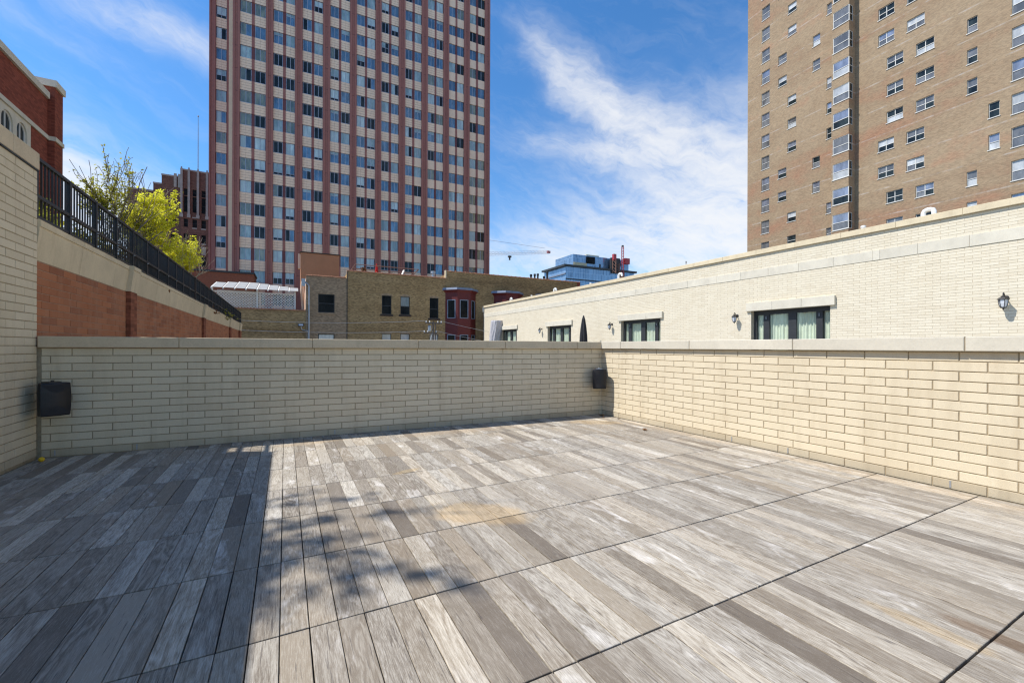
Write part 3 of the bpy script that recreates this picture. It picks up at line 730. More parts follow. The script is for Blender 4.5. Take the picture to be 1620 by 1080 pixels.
def lantern(label, s_, zc=2.94):
    t = thing('wall_lantern', label, 'lantern', (20.6, 5.66 + s_, zc - .32), R(-90), 'black wall lanterns on the cream brick house')
    y = -.25; z = zc
    MB().lathe([(.075, -.012), (.075, .012), (.05, .02)], 14).build('back_plate', M['black_metal'], t, (0, -.012, z + .16), (R(90), 0, 0))
    pts = [(0, -.02, z + .15), (0, -.10, z + .17), (0, -.16, z + .25), (0, -.215, z + .31), (0, -.25, z + .30), (0, -.262, z + .25), (0, -.25, z + .20)]
    MB().tube(pts, .016, 8).build('arm', M['black_metal'], t, smooth=True)
    MB().lathe([(.145, .09), (.15, .10), (.10, .155), (.06, .175), (.06, .20), (.03, .21), (.02, .225)], 6).build('roof_cap', M['black_metal'], t, (0, y, z))
    MB().lathe([(.045, -.17), (.075, -.13), (.10, -.02), (.105, .092)], 6).build('glass_shade', M['lamp_glass'], t, (0, y, z))
    rb_ = MB()
    for i in range(6):
        th = 2 * pi * i / 6
        rb_.tube([(r_ * cos(th), r_ * sin(th), zz) for r_, zz in ((.052, -.175), (.08, -.13), (.106, -.02), (.112, .095))], .009, 5)
    rb_.build('ribs', M['black_metal'], t, (0, y, z))
    MB().lathe([(.006, -.25), (.022, -.225), (.018, -.20), (.06, -.175), (.055, -.16)], 10).build('finial', M['black_metal'], t, (0, y, z))
    return t
lantern('black wall lantern on the plain brick wall near the right edge', -.75)
lantern('black wall lantern just left of the nearest and widest glass door', 8.6)
lantern('black wall lantern between the open wall and the second glass door, by the black umbrella', 18.2)
lantern('black wall lantern left of the third glass door', 27.7)
lantern('black wall lantern left of the farthest door, partly behind the grey umbrella', 37.0)

def gooseneck(label, s_, z0=6.15, h=.42, r_=.075, w=.36):
    m = MB(); m.tube([(0, 0, z0), (0, 0, z0 + h - .12), (.03, 0, z0 + h - .03), (.10, 0, z0 + h), (w - .10, 0, z0 + h), (w - .03, 0, z0 + h - .03), (w, 0, z0 + h - .12), (w, 0, z0 + h - .2)], r_, 10)
    m.tube([(0, 0, z0 + .1), (0, 0, z0 + .16)], r_ * 1.25, 10)
    o = m.build('vent_pipe', M['white_pvc'], None, (20.9, 5.66 + s_, 0), (0, 0, R(-90)), smooth=False)
    return tag(o, label, 'vent pipe', 'white vent pipes on the cream house roof')
gooseneck('white gooseneck vent pipe on the roof near the far end of the cream house', 34.5)
gooseneck('white gooseneck vent pipe on the roof above the third glass door', 26.2)
gooseneck('white gooseneck vent pipe on the roof in front of the glass office block', 17.9, h=.5)
gooseneck('white gooseneck vent pipe on the roof in front of the tall tan brick tower', 1.4, h=.40, w=.30, r_=.075)
def stub(label, s_, h=.2):
    m = MB().lathe([(.07, 6.1), (.07, 6.25 + h), (.09, 6.25 + h), (.09, 6.31 + h), (.05, 6.33 + h)], 12)
    return tag(m.build('short_vent_pipe', M['white_pvc'], None, (20.85, 5.66 + s_, 0)), label, 'vent pipe', 'white vent caps on the cream house roof')
stub('short white vent cap on the roof between the two farther goosenecks', 30.0, .1)
stub('short white vent cap on the roof below the glass office block', 21.0, .1)
stub('short white vent cap on the roof at the foot of the tan brick tower', 3.25, .12)
m = MB(); m.tube([(0, 0, 6.1), (0, 0, 6.5)], .02, 6); m.box(-.07, .07, -.02, .02, 6.42, 6.52)
tag(m.build('roof_aerial', M['galv'], None, (20.8, 5.66 + 12.0, 0), (0, 0, .4)), 'small grey aerial on the cream house roof edge', 'aerial')

def closed_umbrella(label, loc, h, r_, mk, z0, square=False, lean=0.0):
    t = thing('closed_umbrella', label, 'umbrella', loc, 0.3)
    MB().tube([(0, 0, loc[2]), (0, 0, z0 + h - .05)], .025, 8).build('pole', M['alum'], t)
    MB().lathe([(.25, loc[2]), (.25, loc[2] + .07), (.04, loc[2] + .1)], 16).build('base', M['black_metal'], t)
    m = MB(); n = 24; prof = [(1.0, 0), (.98, .03), (.80, .35), (.62, .62), (.40, .86), (.14, .985), (.03, 1.0)] if not square else [(.80, 0), (.86, .3), (.98, .7), (1.05, .93), (1.0, .985), (.2, 1.0)]
    for k, (a, b) in enumerate(prof):
        for i in range(n):
            th = 2 * pi * i / n; f = 1 + (.09 if square else .2) * sin(th * 8 + b * 3) * (1 - .5 * b)
            m.v.append((a * r_ * f * cos(th) + lean * b, a * r_ * f * sin(th) * (.8 if square else 1), z0 + h * b))
    for k in range(len(prof) - 1):
        for i in range(n):
            j = (i + 1) % n; m.f.append((k * n + i, k * n + j, (k + 1) * n + j, (k + 1) * n + i)); m.r.append(0)
    m.f.append(tuple(reversed(range(n)))); m.r.append(0); m.f.append(tuple((len(prof) - 1) * n + i for i in range(n))); m.r.append(0)
    m.build('canopy', M[mk], t)
    return t
closed_umbrella('closed black patio umbrella standing before the cream brick wall', (19.35, 25.55, .65), 2.35, .31, 'black_cloth', 1.45)
closed_umbrella('closed grey patio umbrella near the far end of the cream house', (19.9, 41.9, .65), 2.6, .82, 'grey_cloth', 1.75, True, .55)

# ------------------------------------------------------------------ windows shared by far buildings
def window(root, x0, x1, z0, z1, y, panes, fmat, fw=.05, rec=.05, bars=(), sill=None, mul=True, name='window', cache={}):
    """window frame (part) with its panes (sub-parts); frame mesh shared between equal sizes"""
    w, h = x1 - x0, z1 - z0
    key = (round(w, 2), round(h, 2), fmat, fw, tuple(bars), sill, mul)
    if key not in cache:
        f = MB(); f.box(0, fw, 0, .07, 0, h); f.box(w - fw, w, 0, .07, 0, h); f.box(fw, w - fw, 0, .07, 0, fw); f.box(fw, w - fw, 0, .07, h - fw, h)
        if mul: f.box(w / 2 - fw / 2, w / 2 + fw / 2, .004, .07, fw, h - fw)
        for b in bars: f.box(fw, w - fw, -.006, .066, h * b - fw / 2, h * b + fw / 2)
        if sill: f.box(-.06, w + .06, -rec - .06, .0, -sill, -.004)
        cache[key] = f.mesh(name, M[fmat])
    o = obj(name, cache[key], root, (x0, y + rec, z0))
    xs = [fw, w / 2 - fw / 2, w / 2 + fw / 2, w - fw] if mul else [fw, w - fw]
    zs = [fw] + [v for b in bars for v in (h * b - fw / 2, h * b + fw / 2)] + [h - fw]
    k = 0
    for zi in range(0, len(zs), 2):
        for xi in range(0, len(xs), 2):
            mk = panes[k % len(panes)]; k += 1
            pw_, ph_ = xs[xi + 1] - xs[xi], zs[zi + 1] - zs[zi]
            kk = ('p', round(pw_, 2), round(ph_, 2), mk)
            if kk not in cache: cache[kk] = MB().quad((-pw_ / 2, 0, -ph_ / 2), (pw_ / 2, 0, -ph_ / 2), (pw_ / 2, 0, ph_ / 2), (-pw_ / 2, 0, ph_ / 2)).mesh('pane', M[mk])
            p = bpy.data.objects.new('pane', cache[kk]); C.objects.link(p); p.parent = o
            p.location = ((xs[xi] + xs[xi + 1]) / 2, .035, (zs[zi] + zs[zi + 1]) / 2); p.rotation_euler = (random.gauss(0, .006), 0, random.gauss(0, .006))
    return o

# ------------------------------------------------------------------ maroon and cream apartment tower
t1 = thing('apartment_tower', 'tall maroon and cream apartment tower filling the middle of the sky', 'building', (-6.31, 68.28, GZ), R(-2.13))
ZT = 62.2; ST = 3.025; ZW0 = 29.87
body = MB(); body.box(0.0, 37.02, .30, 22, GZ, ZT); body.build('wall', M['maroon_dark'], t1)
wins = [(.87, 2.14, 2.54, 3.80), (4.79, 5.90, 6.30, 7.37), (8.42, 9.52, 9.89, 10.97), (12.04, 13.13, 13.49, 14.62), (15.66, 16.77, 17.12, 18.24), (19.22, 20.28, 20.68, 21.73),
        (22.83, 23.87, 24.27, 25.29), (26.38, 27.45, 27.78, 28.84), (29.90, 30.92, 31.29, 32.36), (33.46, 34.52, 34.95, 36.05)]
edges = [0.0] + [v for w in wins for v in (w[0] - .06, w[3] + .06)] + [37.05]
for a, b in zip(edges[::2], edges[1::2]):                        # piers, each with a flat face, a shadow groove and side ribs
    p = MB(); mid = (a + b) / 2; w = b - a
    p.box(a, a + w * .30, -.16, .32, GZ, ZT); p.box(a + w * .30, a + w * .70, -.05, .32, GZ, ZT); p.box(a + w * .70, b, -.16, .32, GZ, ZT)
    p.build('pilaster', M['maroon'], t1)
    jo = MB()
    for k in range(-12, 11): z = ZW0 + ST * k - .35; jo.box(a + w * .28, a + w * .72, -.058, -.04, z, z + .05)
    jo.build('pilaster_joints', M['maroon_dark'], t1)
for w in wins:
    MB().box(w[1] + .03, w[2] - .03, .08, .32, GZ, ZT).build('mullion_strip', M['maroon_dark'], t1)
    mp = MB()
    for k in range(-12, 11): mp.box(w[1] + .035, w[2] - .035, .0, .1, ZW0 + ST * k + .01, ZW0 + ST * (k + 1) - 1.61)
    mp.build('mullion_panels', M['maroon'], t1)
pool = []
for bi, w in enumerate(wins):
    for (a, b) in ((w[0], w[1]), (w[2], w[3])):
        for k in range(-12, 11):
            zt = ZW0 + ST * k; pool.append((a, b, zt - 1.60, zt, k, bi, 0))
m = wm(t1)
wing_off = (Vector((-9.49, 74.35, 0)) - Vector((-6.31, 68.28, 0)))
wing_l = Matrix.Rotation(R(2.13), 3, 'Z') @ wing_off
WX, WY = wing_l.x, wing_l.y
for k in range(-8, 9):
    zt = 29.20 + 2.993 * k
    pool.append((WX + .65, WX + 1.83, zt - 1.62, zt, k, -1, WY))
sc = sorted(((in_view_area([(p[0], p[6], p[2]), (p[1], p[6], p[2]), (p[0], p[6], p[3]), (p[1], p[6], p[3])], m) + (0 if p[3] < 61 else -1), p) for p in pool), key=lambda t: -t[0])
rng = random.Random(21)
restw = {}; restf = MB(); resp = MB(); n_ = 0
def course_panel(w, h):
    p = MB(); n = 4; hh = h / n
    for i in range(n): p.box(0, w / 2 - .006, 0, .2, i * hh, (i + 1) * hh - .022, skip='bd'); p.box(w / 2 + .006, w, 0, .2, i * hh, (i + 1) * hh - .022, skip='bd')
    return p
_pc = {}
def pick(k, bi, zt):
    u = rng.random()
    if bi < 0: return rng.choice(('gl_teal', 'gl_pale', 'gl_pale', 'gl_teal', 'gl_green', 'gl_blue'))
    dark = .12 + (.75 if (bi <= 2 and k in (3,)) else 0) + (.14 if 1 <= bi <= 3 and zt < 42 else 0) + (.12 if zt < 24 else 0)
    green = .42 if bi == 0 else .15 if bi == 1 else .03
    if bi == 9 and zt < 42: green = .5
    if u < dark: return 'gl_dark'
    if u < dark + green: return 'gl_green'
    pale = .10 if bi > 5 or zt > 36 else .24
    if u < dark + green + pale: return 'gl_pale'
    if u < dark + green + pale + .16: return 'gl_teal'
    return 'gl_blue'
for a_, (x0, x1, z0, z1, k, bi, yy) in sc:
    mk = pick(k, bi, z1)
    mk2 = mk if rng.random() < .72 else rng.choice((mk, 'gl_dark', 'gl_blue'))
    if n_ < 300 and a_ > 0:
        bars = (); pn = [mk, mk2]
        if rng.random() < .30 and mk in ('gl_pale', 'gl_teal'):   # blind stops short of the sill
            bars = (rng.choice((.22, .3, .5)),); pn = ['gl_dark', 'gl_dark', mk, mk2]
        elif rng.random() < .22 and mk == 'gl_blue':
            bars = (rng.choice((.62, .74)),); pn = ['gl_blue', mk2, 'gl_teal', 'gl_teal']
        window(t1, x0, x1, z0, z1, yy + .10, pn, 'alum', .055, .03, bars); n_ += 1
        w = x1 - x0
        kk = round(w, 2)
        if kk not in _pc: _pc[kk] = course_panel(w + .10, ST - 1.60 - .03).mesh('spandrel_panel', M['cream_panel'])
        obj('spandrel_panel', _pc[kk], t1, (x0 - .05, yy + .05, z1 + .015))
    else:
        restf.box(x0, x1, yy + .13, yy + .2, z0, z1, skip='bf'); restf.box((x0 + x1) / 2 - .03, (x0 + x1) / 2 + .03, yy + .12, yy + .2, z0, z1)
        restw.setdefault(mk, MB()).quad((x0, yy + .16, z0), (x1, yy + .16, z0), (x1, yy + .16, z1), (x0, yy + .16, z1), r=rng.random())
        resp.box(x0 - .05, x1 + .05, yy + .05, yy + .3, z1 + .015, z1 + ST - 1.615, r=rng.random())
for nm, mb, mk in [('other_window_frames', restf, 'alum'), ('other_spandrels', resp, 'cream_panel')] + [('other_panes', v, k) for k, v in restw.items()]:
    o = mb.build(nm, M[mk], t1, rnd=True); o['kind'] = 'stuff'
MB().box(-.1, 37.15, -.2, 22.1, ZT, ZT + 1.2).build('roof_parapet', M['maroon'], t1)
wg = MB(); wg.box(WX - .2, WX + .57, WY, WY + 9, GZ, ZT - 2); wg.box(WX + .57, WX + 8, WY + .3, WY + 9, GZ, ZT - 2); wg.box(WX + 1.91, WX + 2.16, WY - .02, WY + .3, GZ, ZT - 2)
wg.box(WX - .2, WX - .02, WY - .12, WY, GZ, ZT - 2); wg.box(WX + .40, WX + .57, WY - .12, WY, GZ, ZT - 2)
wg.build('side_wing', M['maroon'], t1)
MB().box(WX + 2.16, WX + 2.75, WY - .05, WY + .3, GZ, ZT - 2).build('pale_strip', M['cream_strip'], t1)

# ------------------------------------------------------------------ tan and orange brick tower on the right (local x = -s)
rt = thing('brick_tower', 'tall tan and orange brick apartment tower rising behind the cream house', 'building', (56.43, 12.81, GZ), R(-93.43))
RZ = 58.0
holes = []                                                       # (x0, x1, z0, z1, type)
FL = 2.918
def colw(s0, s1, tops, h, typ):
    for t_ in tops: holes.append((-s1, -s0, t_ - h, t_, typ))
allk = lambda top, lo, hi: [top + FL * k for k in range(lo, hi)]
A = allk(47.95, -13, 4)
for z in A: holes.append((-23.80, -22.66, z - 1.72, z + .02, 'tall'))
B = {45.86: 0, 42.95: 0, 40.0: 1, 37.07: 1, 33.98: 0, 31.02: 0, 28.0: 0, 24.99: 1, 21.97: 1, 18.95: 0, 15.95: 0, 13.0: 0, 48.8: 1, 51.7: 1, 54.6: 0}
for z, j in B.items(): holes.append((-(21.46 if j else 20.2), -(20.34 if j else 19.1), z - 1.2, z, 'single'))
Cc = {42.6: 0, 39.78: 1, 36.76: 1, 33.75: 0, 30.75: 0, 27.74: 0, 24.86: 1, 21.81: 1, 18.83: 0, 15.82: 0, 12.9: 0, 45.6: 0, 48.5: 1, 51.5: 1}
for z, j in Cc.items(): holes.append((-(17.1 if j else 15.50), -(16.24 if j else 14.68), z - 1.3, z, 'single'))
E_ = {38.25: 0, 35.40: 0, 32.53: 1, 29.64: 1, 26.75: 1, 23.92: 0, 21.07: 0, 18.16: 1, 15.26: 1, 41.1: 1, 44.0: 1, 46.9: 0, 12.4: 0}
for z, j in E_.items(): holes.append((-(9.50 if j else 10.28), -(8.07 if j else 8.85), z - 1.22, z, 'double'))
F_ = {38.2: 0, 35.32: 0, 32.43: 1, 29.53: 1, 26.67: 1, 23.82: 0, 20.94: 0, 17.98: 1, 15.10: 1, 41.1: 1, 44.0: 0, 12.2: 0}
for z, j in F_.items(): holes.append((-(7.02 if j else 7.78), -(5.59 if j else 6.34), z - 1.2, z, 'double'))
G_ = {32.32: 0, 29.43: 0, 26.61: 0, 23.70: 1, 20.82: 1, 18.0: 0, 15.14: 0, 35.2: 1, 38.1: 1, 41.0: 0}
for z, j in G_.items(): holes.append((-(1.79 if j else 3.22), -(1.08 if j else 2.52), z - 1.36, z, 'single'))
for z in allk(32.50, -7, 6): holes.append((-.36, 1.1, z - 1.74, z, 'tall'))
for z in allk(32.3, -7, 6):
    holes.append((3.2, 4.6, z - 1.22, z, 'double')); holes.append((7.4, 8.2, z - 1.36, z, 'single')); holes.append((11.0, 12.4, z - 1.22, z, 'double'))
# wall with real openings: vertical strips between column edges
xs = sorted(set([-25.9, 30.0] + [round(v, 3) for h in holes for v in h[:2]]))
wl = MB()
for a, b in zip(xs, xs[1:]):
    mid = (a + b) / 2
    hs = sorted([(h[2], h[3]) for h in holes if h[0] < mid < h[1]])
    z = GZ
    for (z0, z1) in hs:
        if z0 > z: wl.box(a, b, 0, .22, z, z0, skip='lr')
        wl.quad((a, .0, z0), (b, .0, z0), (b, .25, z0), (a, .25, z0)); z = z1
    wl.box(a, b, 0, .22, z, RZ, skip='lr')
for h in holes:
    wl.quad((h[0], 0, h[2]), (h[0], .22, h[2]), (h[0], .22, h[3]), (h[0], 0, h[3])); wl.quad((h[1], .22, h[2]), (h[1], 0, h[2]), (h[1], 0, h[3]), (h[1], .22, h[3]))
wl.quad((-25.9, 24, GZ), (-25.9, 0, GZ), (-25.9, 0, RZ), (-25.9, 24, RZ)); wl.quad((30, 0, GZ), (30, 24, GZ), (30, 24, RZ), (30, 0, RZ))
wl.quad((-25.9, 0, RZ), (30, 0, RZ), (30, 24, RZ), (-25.9, 24, RZ))
wl.build('wall', M['rt_brick'], rt)
MB().box(-25.8, 29.9, .6, 24, GZ, RZ - .1).build('dark_interior', M['dark_frame'], rt)
rg = random.Random(5)
for (x0, x1, z0, z1, typ) in holes:
    up = rg.choice(('gl_sky', 'gl_grey', 'gl_white', 'gl_dark', 'gl_sky', 'gl_dark', 'gl_grey')); lo = rg.choice(('gl_dark', 'gl_grey', 'gl_dark', 'gl_grey', 'gl_white'))
    if typ == 'tall': up = rg.choice(('gl_grey', 'gl_grey', 'gl_white', 'gl_sky')); lo = 'gl_grey'
    if typ == 'double': window(rt, x0, x1, z0, z1, 0, [lo, rg.choice((lo, 'gl_dark')), up, up], 'alum_white', .055, .10, (.48,), .07)
    else: window(rt, x0, x1, z0, z1, 0, [lo, up], 'alum_white', .045, .10, (.48,), .07, mul=False)
# projecting bay column with corner windows (s 12.43 to 14.15)
BD = 1.25; x0, x1 = -14.25, -12.45
bay = MB(); zs = [40.05 + FL * k + .07 for k in range(-10, 6)]
z = GZ
for t_ in zs:
    a, b = t_ - 1.80, t_
    if a > z: bay.box(x0, x1, -BD, 0, z, a)
    bay.box(x0, x0 + .14, -BD, 0, a, b); bay.box(x1 - .10, x1, -.55, 0, a, b); z = b
bay.box(x0, x1, -BD, 0, z, RZ)
bay.build('projecting_bay', M['rt_brick'], rt)
MB().box(x0 + .25, x1 - .35, -BD + .5, -.1, GZ + 1, RZ - 1).build('bay_interior', M['dark_frame'], rt)
for t_ in zs:
    up = rg.choice(('gl_sky', 'gl_white', 'gl_sky', 'gl_grey')); lo = rg.choice(('gl_grey', 'gl_white', 'gl_grey', 'gl_dark'))
    window(rt, x0 + .14, x1, t_ - 1.80, t_, -BD, [lo, up], 'alum_white', .06, .03, (.46,), .07, mul=False)
    w = window(rt, 0, .66, t_ - 1.80, t_, 0, ['gl_dark', 'gl_dark'], 'alum_white', .06, .0, (.46,), None, mul=False)
    w.location = (x1 - .02, -BD + .07, t_ - 1.80 - GZ); w.rotation_euler = (0, 0, R(90))

# ------------------------------------------------------------------ brown brick flats behind the deck (local frame turned -1 degree, s ~ X)
bb = thing('brown_brick_flats', 'sooty brown brick flats with red bay windows and a terracotta capped roofline', 'building', (0, 49, GZ), R(-1.0))
ang = 4.0
def opening_wall(mb, x0, x1, y0, y1, z0, z1, hs):
    xs = sorted(set([x0, x1] + [v for h in hs for v in h[:2]]))
    for a, b in zip(xs, xs[1:]):
        mid = (a + b) / 2; z = z0
        for h in sorted([h for h in hs if h[0] < mid < h[1]], key=lambda h: h[2]):
            mb.box(a, b, y0, y1, z, h[2]); z = h[3]
        mb.box(a, b, y0, y1, z, z1)
bw_h = [(9.43, 10.47, 5.05, 7.14), (11.46, 12.51, 5.08, 7.14), (14.81, 15.87, 4.78, 7.16), (9.43, 10.47, .8, 2.91), (11.46, 12.51, .8, 2.93), (14.81, 15.87, .8, 2.93)]
wl = MB(); opening_wall(wl, 5.80, 16.82, 0, .3, GZ, 9.50, bw_h); wl.box(16.82, 36, 0, .3, GZ, 10.36); wl.box(5.82, 35.9, .55, 14, GZ, 9.3); wl.box(16.9, 35.9, .55, 14, 9.3, 10.1)
wl.build('wall', M['brown_brick'], bb)
MB().box(35.5, 36.02, -.03, .35, GZ, 10.36).build('corner_strip', M['redbld'], bb)
MB().box(5.80, 5.86, -.05, 0, 2.0, 9.5).build('downspout', M['dark_frame'], bb)
gm = random.Random(3)
for i, h in enumerate(bw_h):
    w = window(bb, *h, 0, (['gl_black', 'gl_grey'] if i in (1,) else ['gl_black', 'gl_black']) if i < 3 else ['gl_white', 'gl_white'], 'dark_frame', .07, .12, (.45,), None, mul=False)
    MB().box(h[0] - .18, h[1] + .18, -.07, .1, h[2] - .22, h[2] - .01).build('window_sill', M['stone'] if 0 else M['brown_metal'], bb)
    MB().prism([(h[0] - .12 + (h[1] - h[0] + .24) * t, h[3] + .05 + .16 * sin(pi * t)) for t in (1, .8, .6, .4, .2, 0)] + [(h[0] - .12, h[3]), (h[1] + .12, h[3])], -.03, .04, 'x') if 0 else None
    ar = MB(); n = 8
    for j in range(n):
        t0, t1_ = j / n, (j + 1) / n; X0, X1 = h[0] - .1 + (h[1] - h[0] + .2) * t0, h[0] - .1 + (h[1] - h[0] + .2) * t1_
        za, zb = h[3] - .02 + .17 * sin(pi * t0), h[3] - .02 + .17 * sin(pi * t1_)
        ar.quad((X0, -.025, h[3] - .03), (X1, -.025, h[3] - .03), (X1, -.025, zb + .05), (X0, -.025, za + .05)); ar.quad((X0, -.025, za + .05), (X1, -.025, zb + .05), (X1, .05, zb + .05), (X0, .05, za + .05))
    ar.build('brick_arch', M['grey_brick'], bb)
def tiles(root, x0, x1, z, y=-.06, tl=.62):
    x = x0
    while x < x1:
        b = min(x + tl - .015, x1)
        m_ = MB(); m_.prism([(y, z), (y + .02, z + .08), (.15, z + .13), (.36, z + .08), (.36, z)][::-1], x, b - .07, 'x'); m_.prism([(y - .02, z - .01), (y, z + .10), (.15, z + .16), (.38, z + .10), (.38, z - .01)][::-1], b - .07, b, 'x')
        m_.build('coping_tile', M['terracotta'], root); x += tl
tiles(bb, 5.80, 16.80, 9.50); tiles(bb, 16.82, 36.0, 10.36)
MB().box(16.70, 16.83, -.05, .35, 9.52, 10.5).build('parapet_end', M['stone_warm'], bb)
def bay_window(xc, zt):
    w2, w1, dp = 1.92, .80, 1.15
    plan = [(xc - w2, 0), (xc - w1, -dp), (xc + w1, -dp), (xc + w2, 0)]
    def ring(s_, z): return [(xc + (p[0] - xc) * s_, p[1] * s_, z) for p in plan]
    b = MB()
    z_lo, z_hi = zt - 3.45, zt - 1.25
    ins = [(xc + (p[0] - xc) * .93, p[1] * .93) for p in plan]
    def fac(i, t): a, c = plan[i], plan[i + 1]; return (a[0] + (c[0] - a[0]) * t, a[1] + (c[1] - a[1]) * t)
    for i in range(3):
        for (z0, z1, seg) in ((GZ, z_lo - 4.1, [(0, 1)]), (z_lo - 4.1, z_lo - 1.9, [(0, .17), (.83, 1)]), (z_lo - 1.9, z_lo, [(0, 1)]), (z_lo, z_hi, [(0, .17), (.83, 1)]), (z_hi, zt - .35, [(0, 1)])):
            for (t0, t1_) in seg:
                p, q_ = fac(i, t0), fac(i, t1_)
                b.quad((*p, z0), (*q_, z0), (*q_, z1), (*p, z1))
    o = b.build('bay_window', M['red_paint'], bb)
    for i in range(3):
        for zz in (z_lo, z_lo - 4.1):
            p, q_ = fac(i, .17), fac(i, .83); L_ = math.hypot(q_[0] - p[0], q_[1] - p[1]); an = math.atan2(q_[1] - p[1], q_[0] - p[0])
            f = MB(); h = 2.2; t = .09
            for bx in ((0, t, 0, h), (L_ - t, L_, 0, h), (t, L_ - t, 0, t), (t, L_ - t, h - t, h)): f.box(bx[0], bx[1], -.03, .08, bx[2], bx[3])
            f.box(0, L_, .05, .06, 0, h); fo = obj('sash', f.mesh('sash', M['slate']), o, (p[0], p[1], zz), (0, 0, an))
            pm = MB().quad((t, .045, t), (L_ - t, .045, t), (L_ - t, .045, h - t), (t, .045, h - t)).mesh('pane', M['gl_black']); po = obj('pane', pm, o, (p[0], p[1], zz), (0, 0, an))
    for s0, s1, z0, z1, mk, nm in ((1.0, 1.16, zt - .45, zt - .12, 'red_paint', 'cornice'), (1.20, 1.16, zt - .115, zt + .14, 'slate', 'bay_roof')):
        c_ = MB(); c_.v = ring(s0, z0) + ring(s1, z1); c_.f = [(k, k + 1, k + 5, k + 4) for k in range(3)] + [(3, 2, 1, 0), (4, 5, 6, 7), (0, 4, 7, 3)]; c_.r = [0] * 6
        obj(nm, c_.mesh(nm, M[mk]), o)
    tr_ = MB()
    a = plan[1]; tr_.box(a[0] - .09, a[0] + .07, -dp - .05, -dp + .02, z_lo - .5, z_hi + .1); tr_.box(a[0] - .6, a[0] + .06, -dp + .04, -dp + .36, z_hi + .18, z_hi + .45)
    for o_ in o.children: o_.location.z -= 0
    return o
# children written in absolute heights hang from the bay, whose own origin sits at the building base
def fix_children(o):
    for c_ in o.children: c_.location.z += 0.0
B1 = bay_window(18.62, 8.25); B2 = bay_window(24.9, 8.25); B3 = bay_window(31.2, 8.25)
# middle wing with a sunny peach side wall, and the low wing with the roof terrace
mh = [(3.01, 4.59, 4.99, 6.92), (3.01, 4.59, .8, 2.77)]
wl = MB(); opening_wall(wl, 1.87, 5.795, .02, .3, GZ, 8.72, mh); wl.box(1.93, 5.79, .6, 14, GZ, 8.5); wl.build('middle_wall', M['grey_brick'], bb)
MB().box(1.86, 1.925, .31, 14, GZ, 8.6).build('side_wall', M['peach'], bb)
for i, h in enumerate(mh):
    window(bb, *h, .02, ['gl_black', 'gl_black'] if i == 0 else ['gl_white', 'gl_white'], 'dark_frame', .08, .10, (.5,), None, mul=False)
    MB().box(h[0] - .1, h[1] + .1, -.06, .1, h[2] - .16, h[2] - .01).build('window_sill', M['grey_brick'], bb)
tiles(bb, 1.87, 5.70, 8.72, -.04)
dp_ = MB(); dp_.tube([(1.66, -.12, 8.25), (1.75, -.12, 8.05), (2.10, -.12, 7.72), (2.16, -.12, 7.5), (2.16, -.12, GZ)], .085, 8); dp_.box(1.45, 1.80, -.28, .05, 7.6, 8.35)
dp_.build('downpipe', M['galv'], bb)
d2 = MB(); d2.tube([(1.55, .9, 8.2), (1.45, .9, 7.2), (1.55, .9, 6.2), (1.62, .9, 5.1)], .13, 8); d2.tube([(1.70, 2.4, 8.0), (1.70, 2.4, 5.1)], .08, 6); d2.build('duct', M['peach'], bb)
wl = MB(); wl.box(-14, 1.865, .05, .35, GZ, 5.08); wl.box(-14, 1.85, .35, 14, GZ, 4.6); wl.build('low_wall', M['brown_brick'], bb)
tiles(bb, -14, 1.85, 5.08, .0, 1.0)
sb = MB(); sb.box(1.40, 5.30, 3.0, 8.0, 8.3, 11.62); so_ = sb.build('stucco_penthouse', M['stucco'], bb)
MB().box(1.30, 5.38, 2.93, 8.05, 11.622, 11.74).build('penthouse_cap', M['brown_metal'], bb)
MB().box(1.15, 1.38, 3.2, 3.8, 9.9, 11.5).build('duct', M['peach'], bb)
# things on the brown flats
def bbp(x, y, z): v = Matrix.Rotation(R(-1.0), 3, 'Z') @ Vector((x, y, 0)); return (v.x, v.y + 49, z)
rr = thing('roof_railing', 'slanting brown pipe railing on the brown flats roof', 'railing', bbp(6.2, .5, 9.5), R(-1))
def rl(*pts): return [(p[0] - 6.2, p[1], p[2]) for p in pts]
for yy in (.2, 3.0):
    MB().tube(rl((6.72, yy, 10.42), (13.7, yy, 10.42)), .045, 6).build('rail', M['rail_brown'], rr)
    for a, b in ((6.72, 6.2), (13.7, 12.9)): MB().tube(rl((a, yy, 10.42), (b, yy, 9.55)), .04, 6).build('brace', M['rail_brown'], rr)
for x in (7.9, 9.5, 11.2, 12.4): MB().tube(rl((x, 3.0, 9.3), (x, 3.0, 10.42)), .035, 6).build('post', M['rail_brown'], rr)
for x in (6.72, 13.7): MB().tube(rl((x, .2, 10.42), (x, 3.0, 10.42)), .035, 6).build('rail', M['rail_brown'], rr)
closed_umbrella('closed red umbrella behind the roof railing', bbp(9.05, 1.2, 9.3), 1.05, .17, 'red_cloth', 9.72)
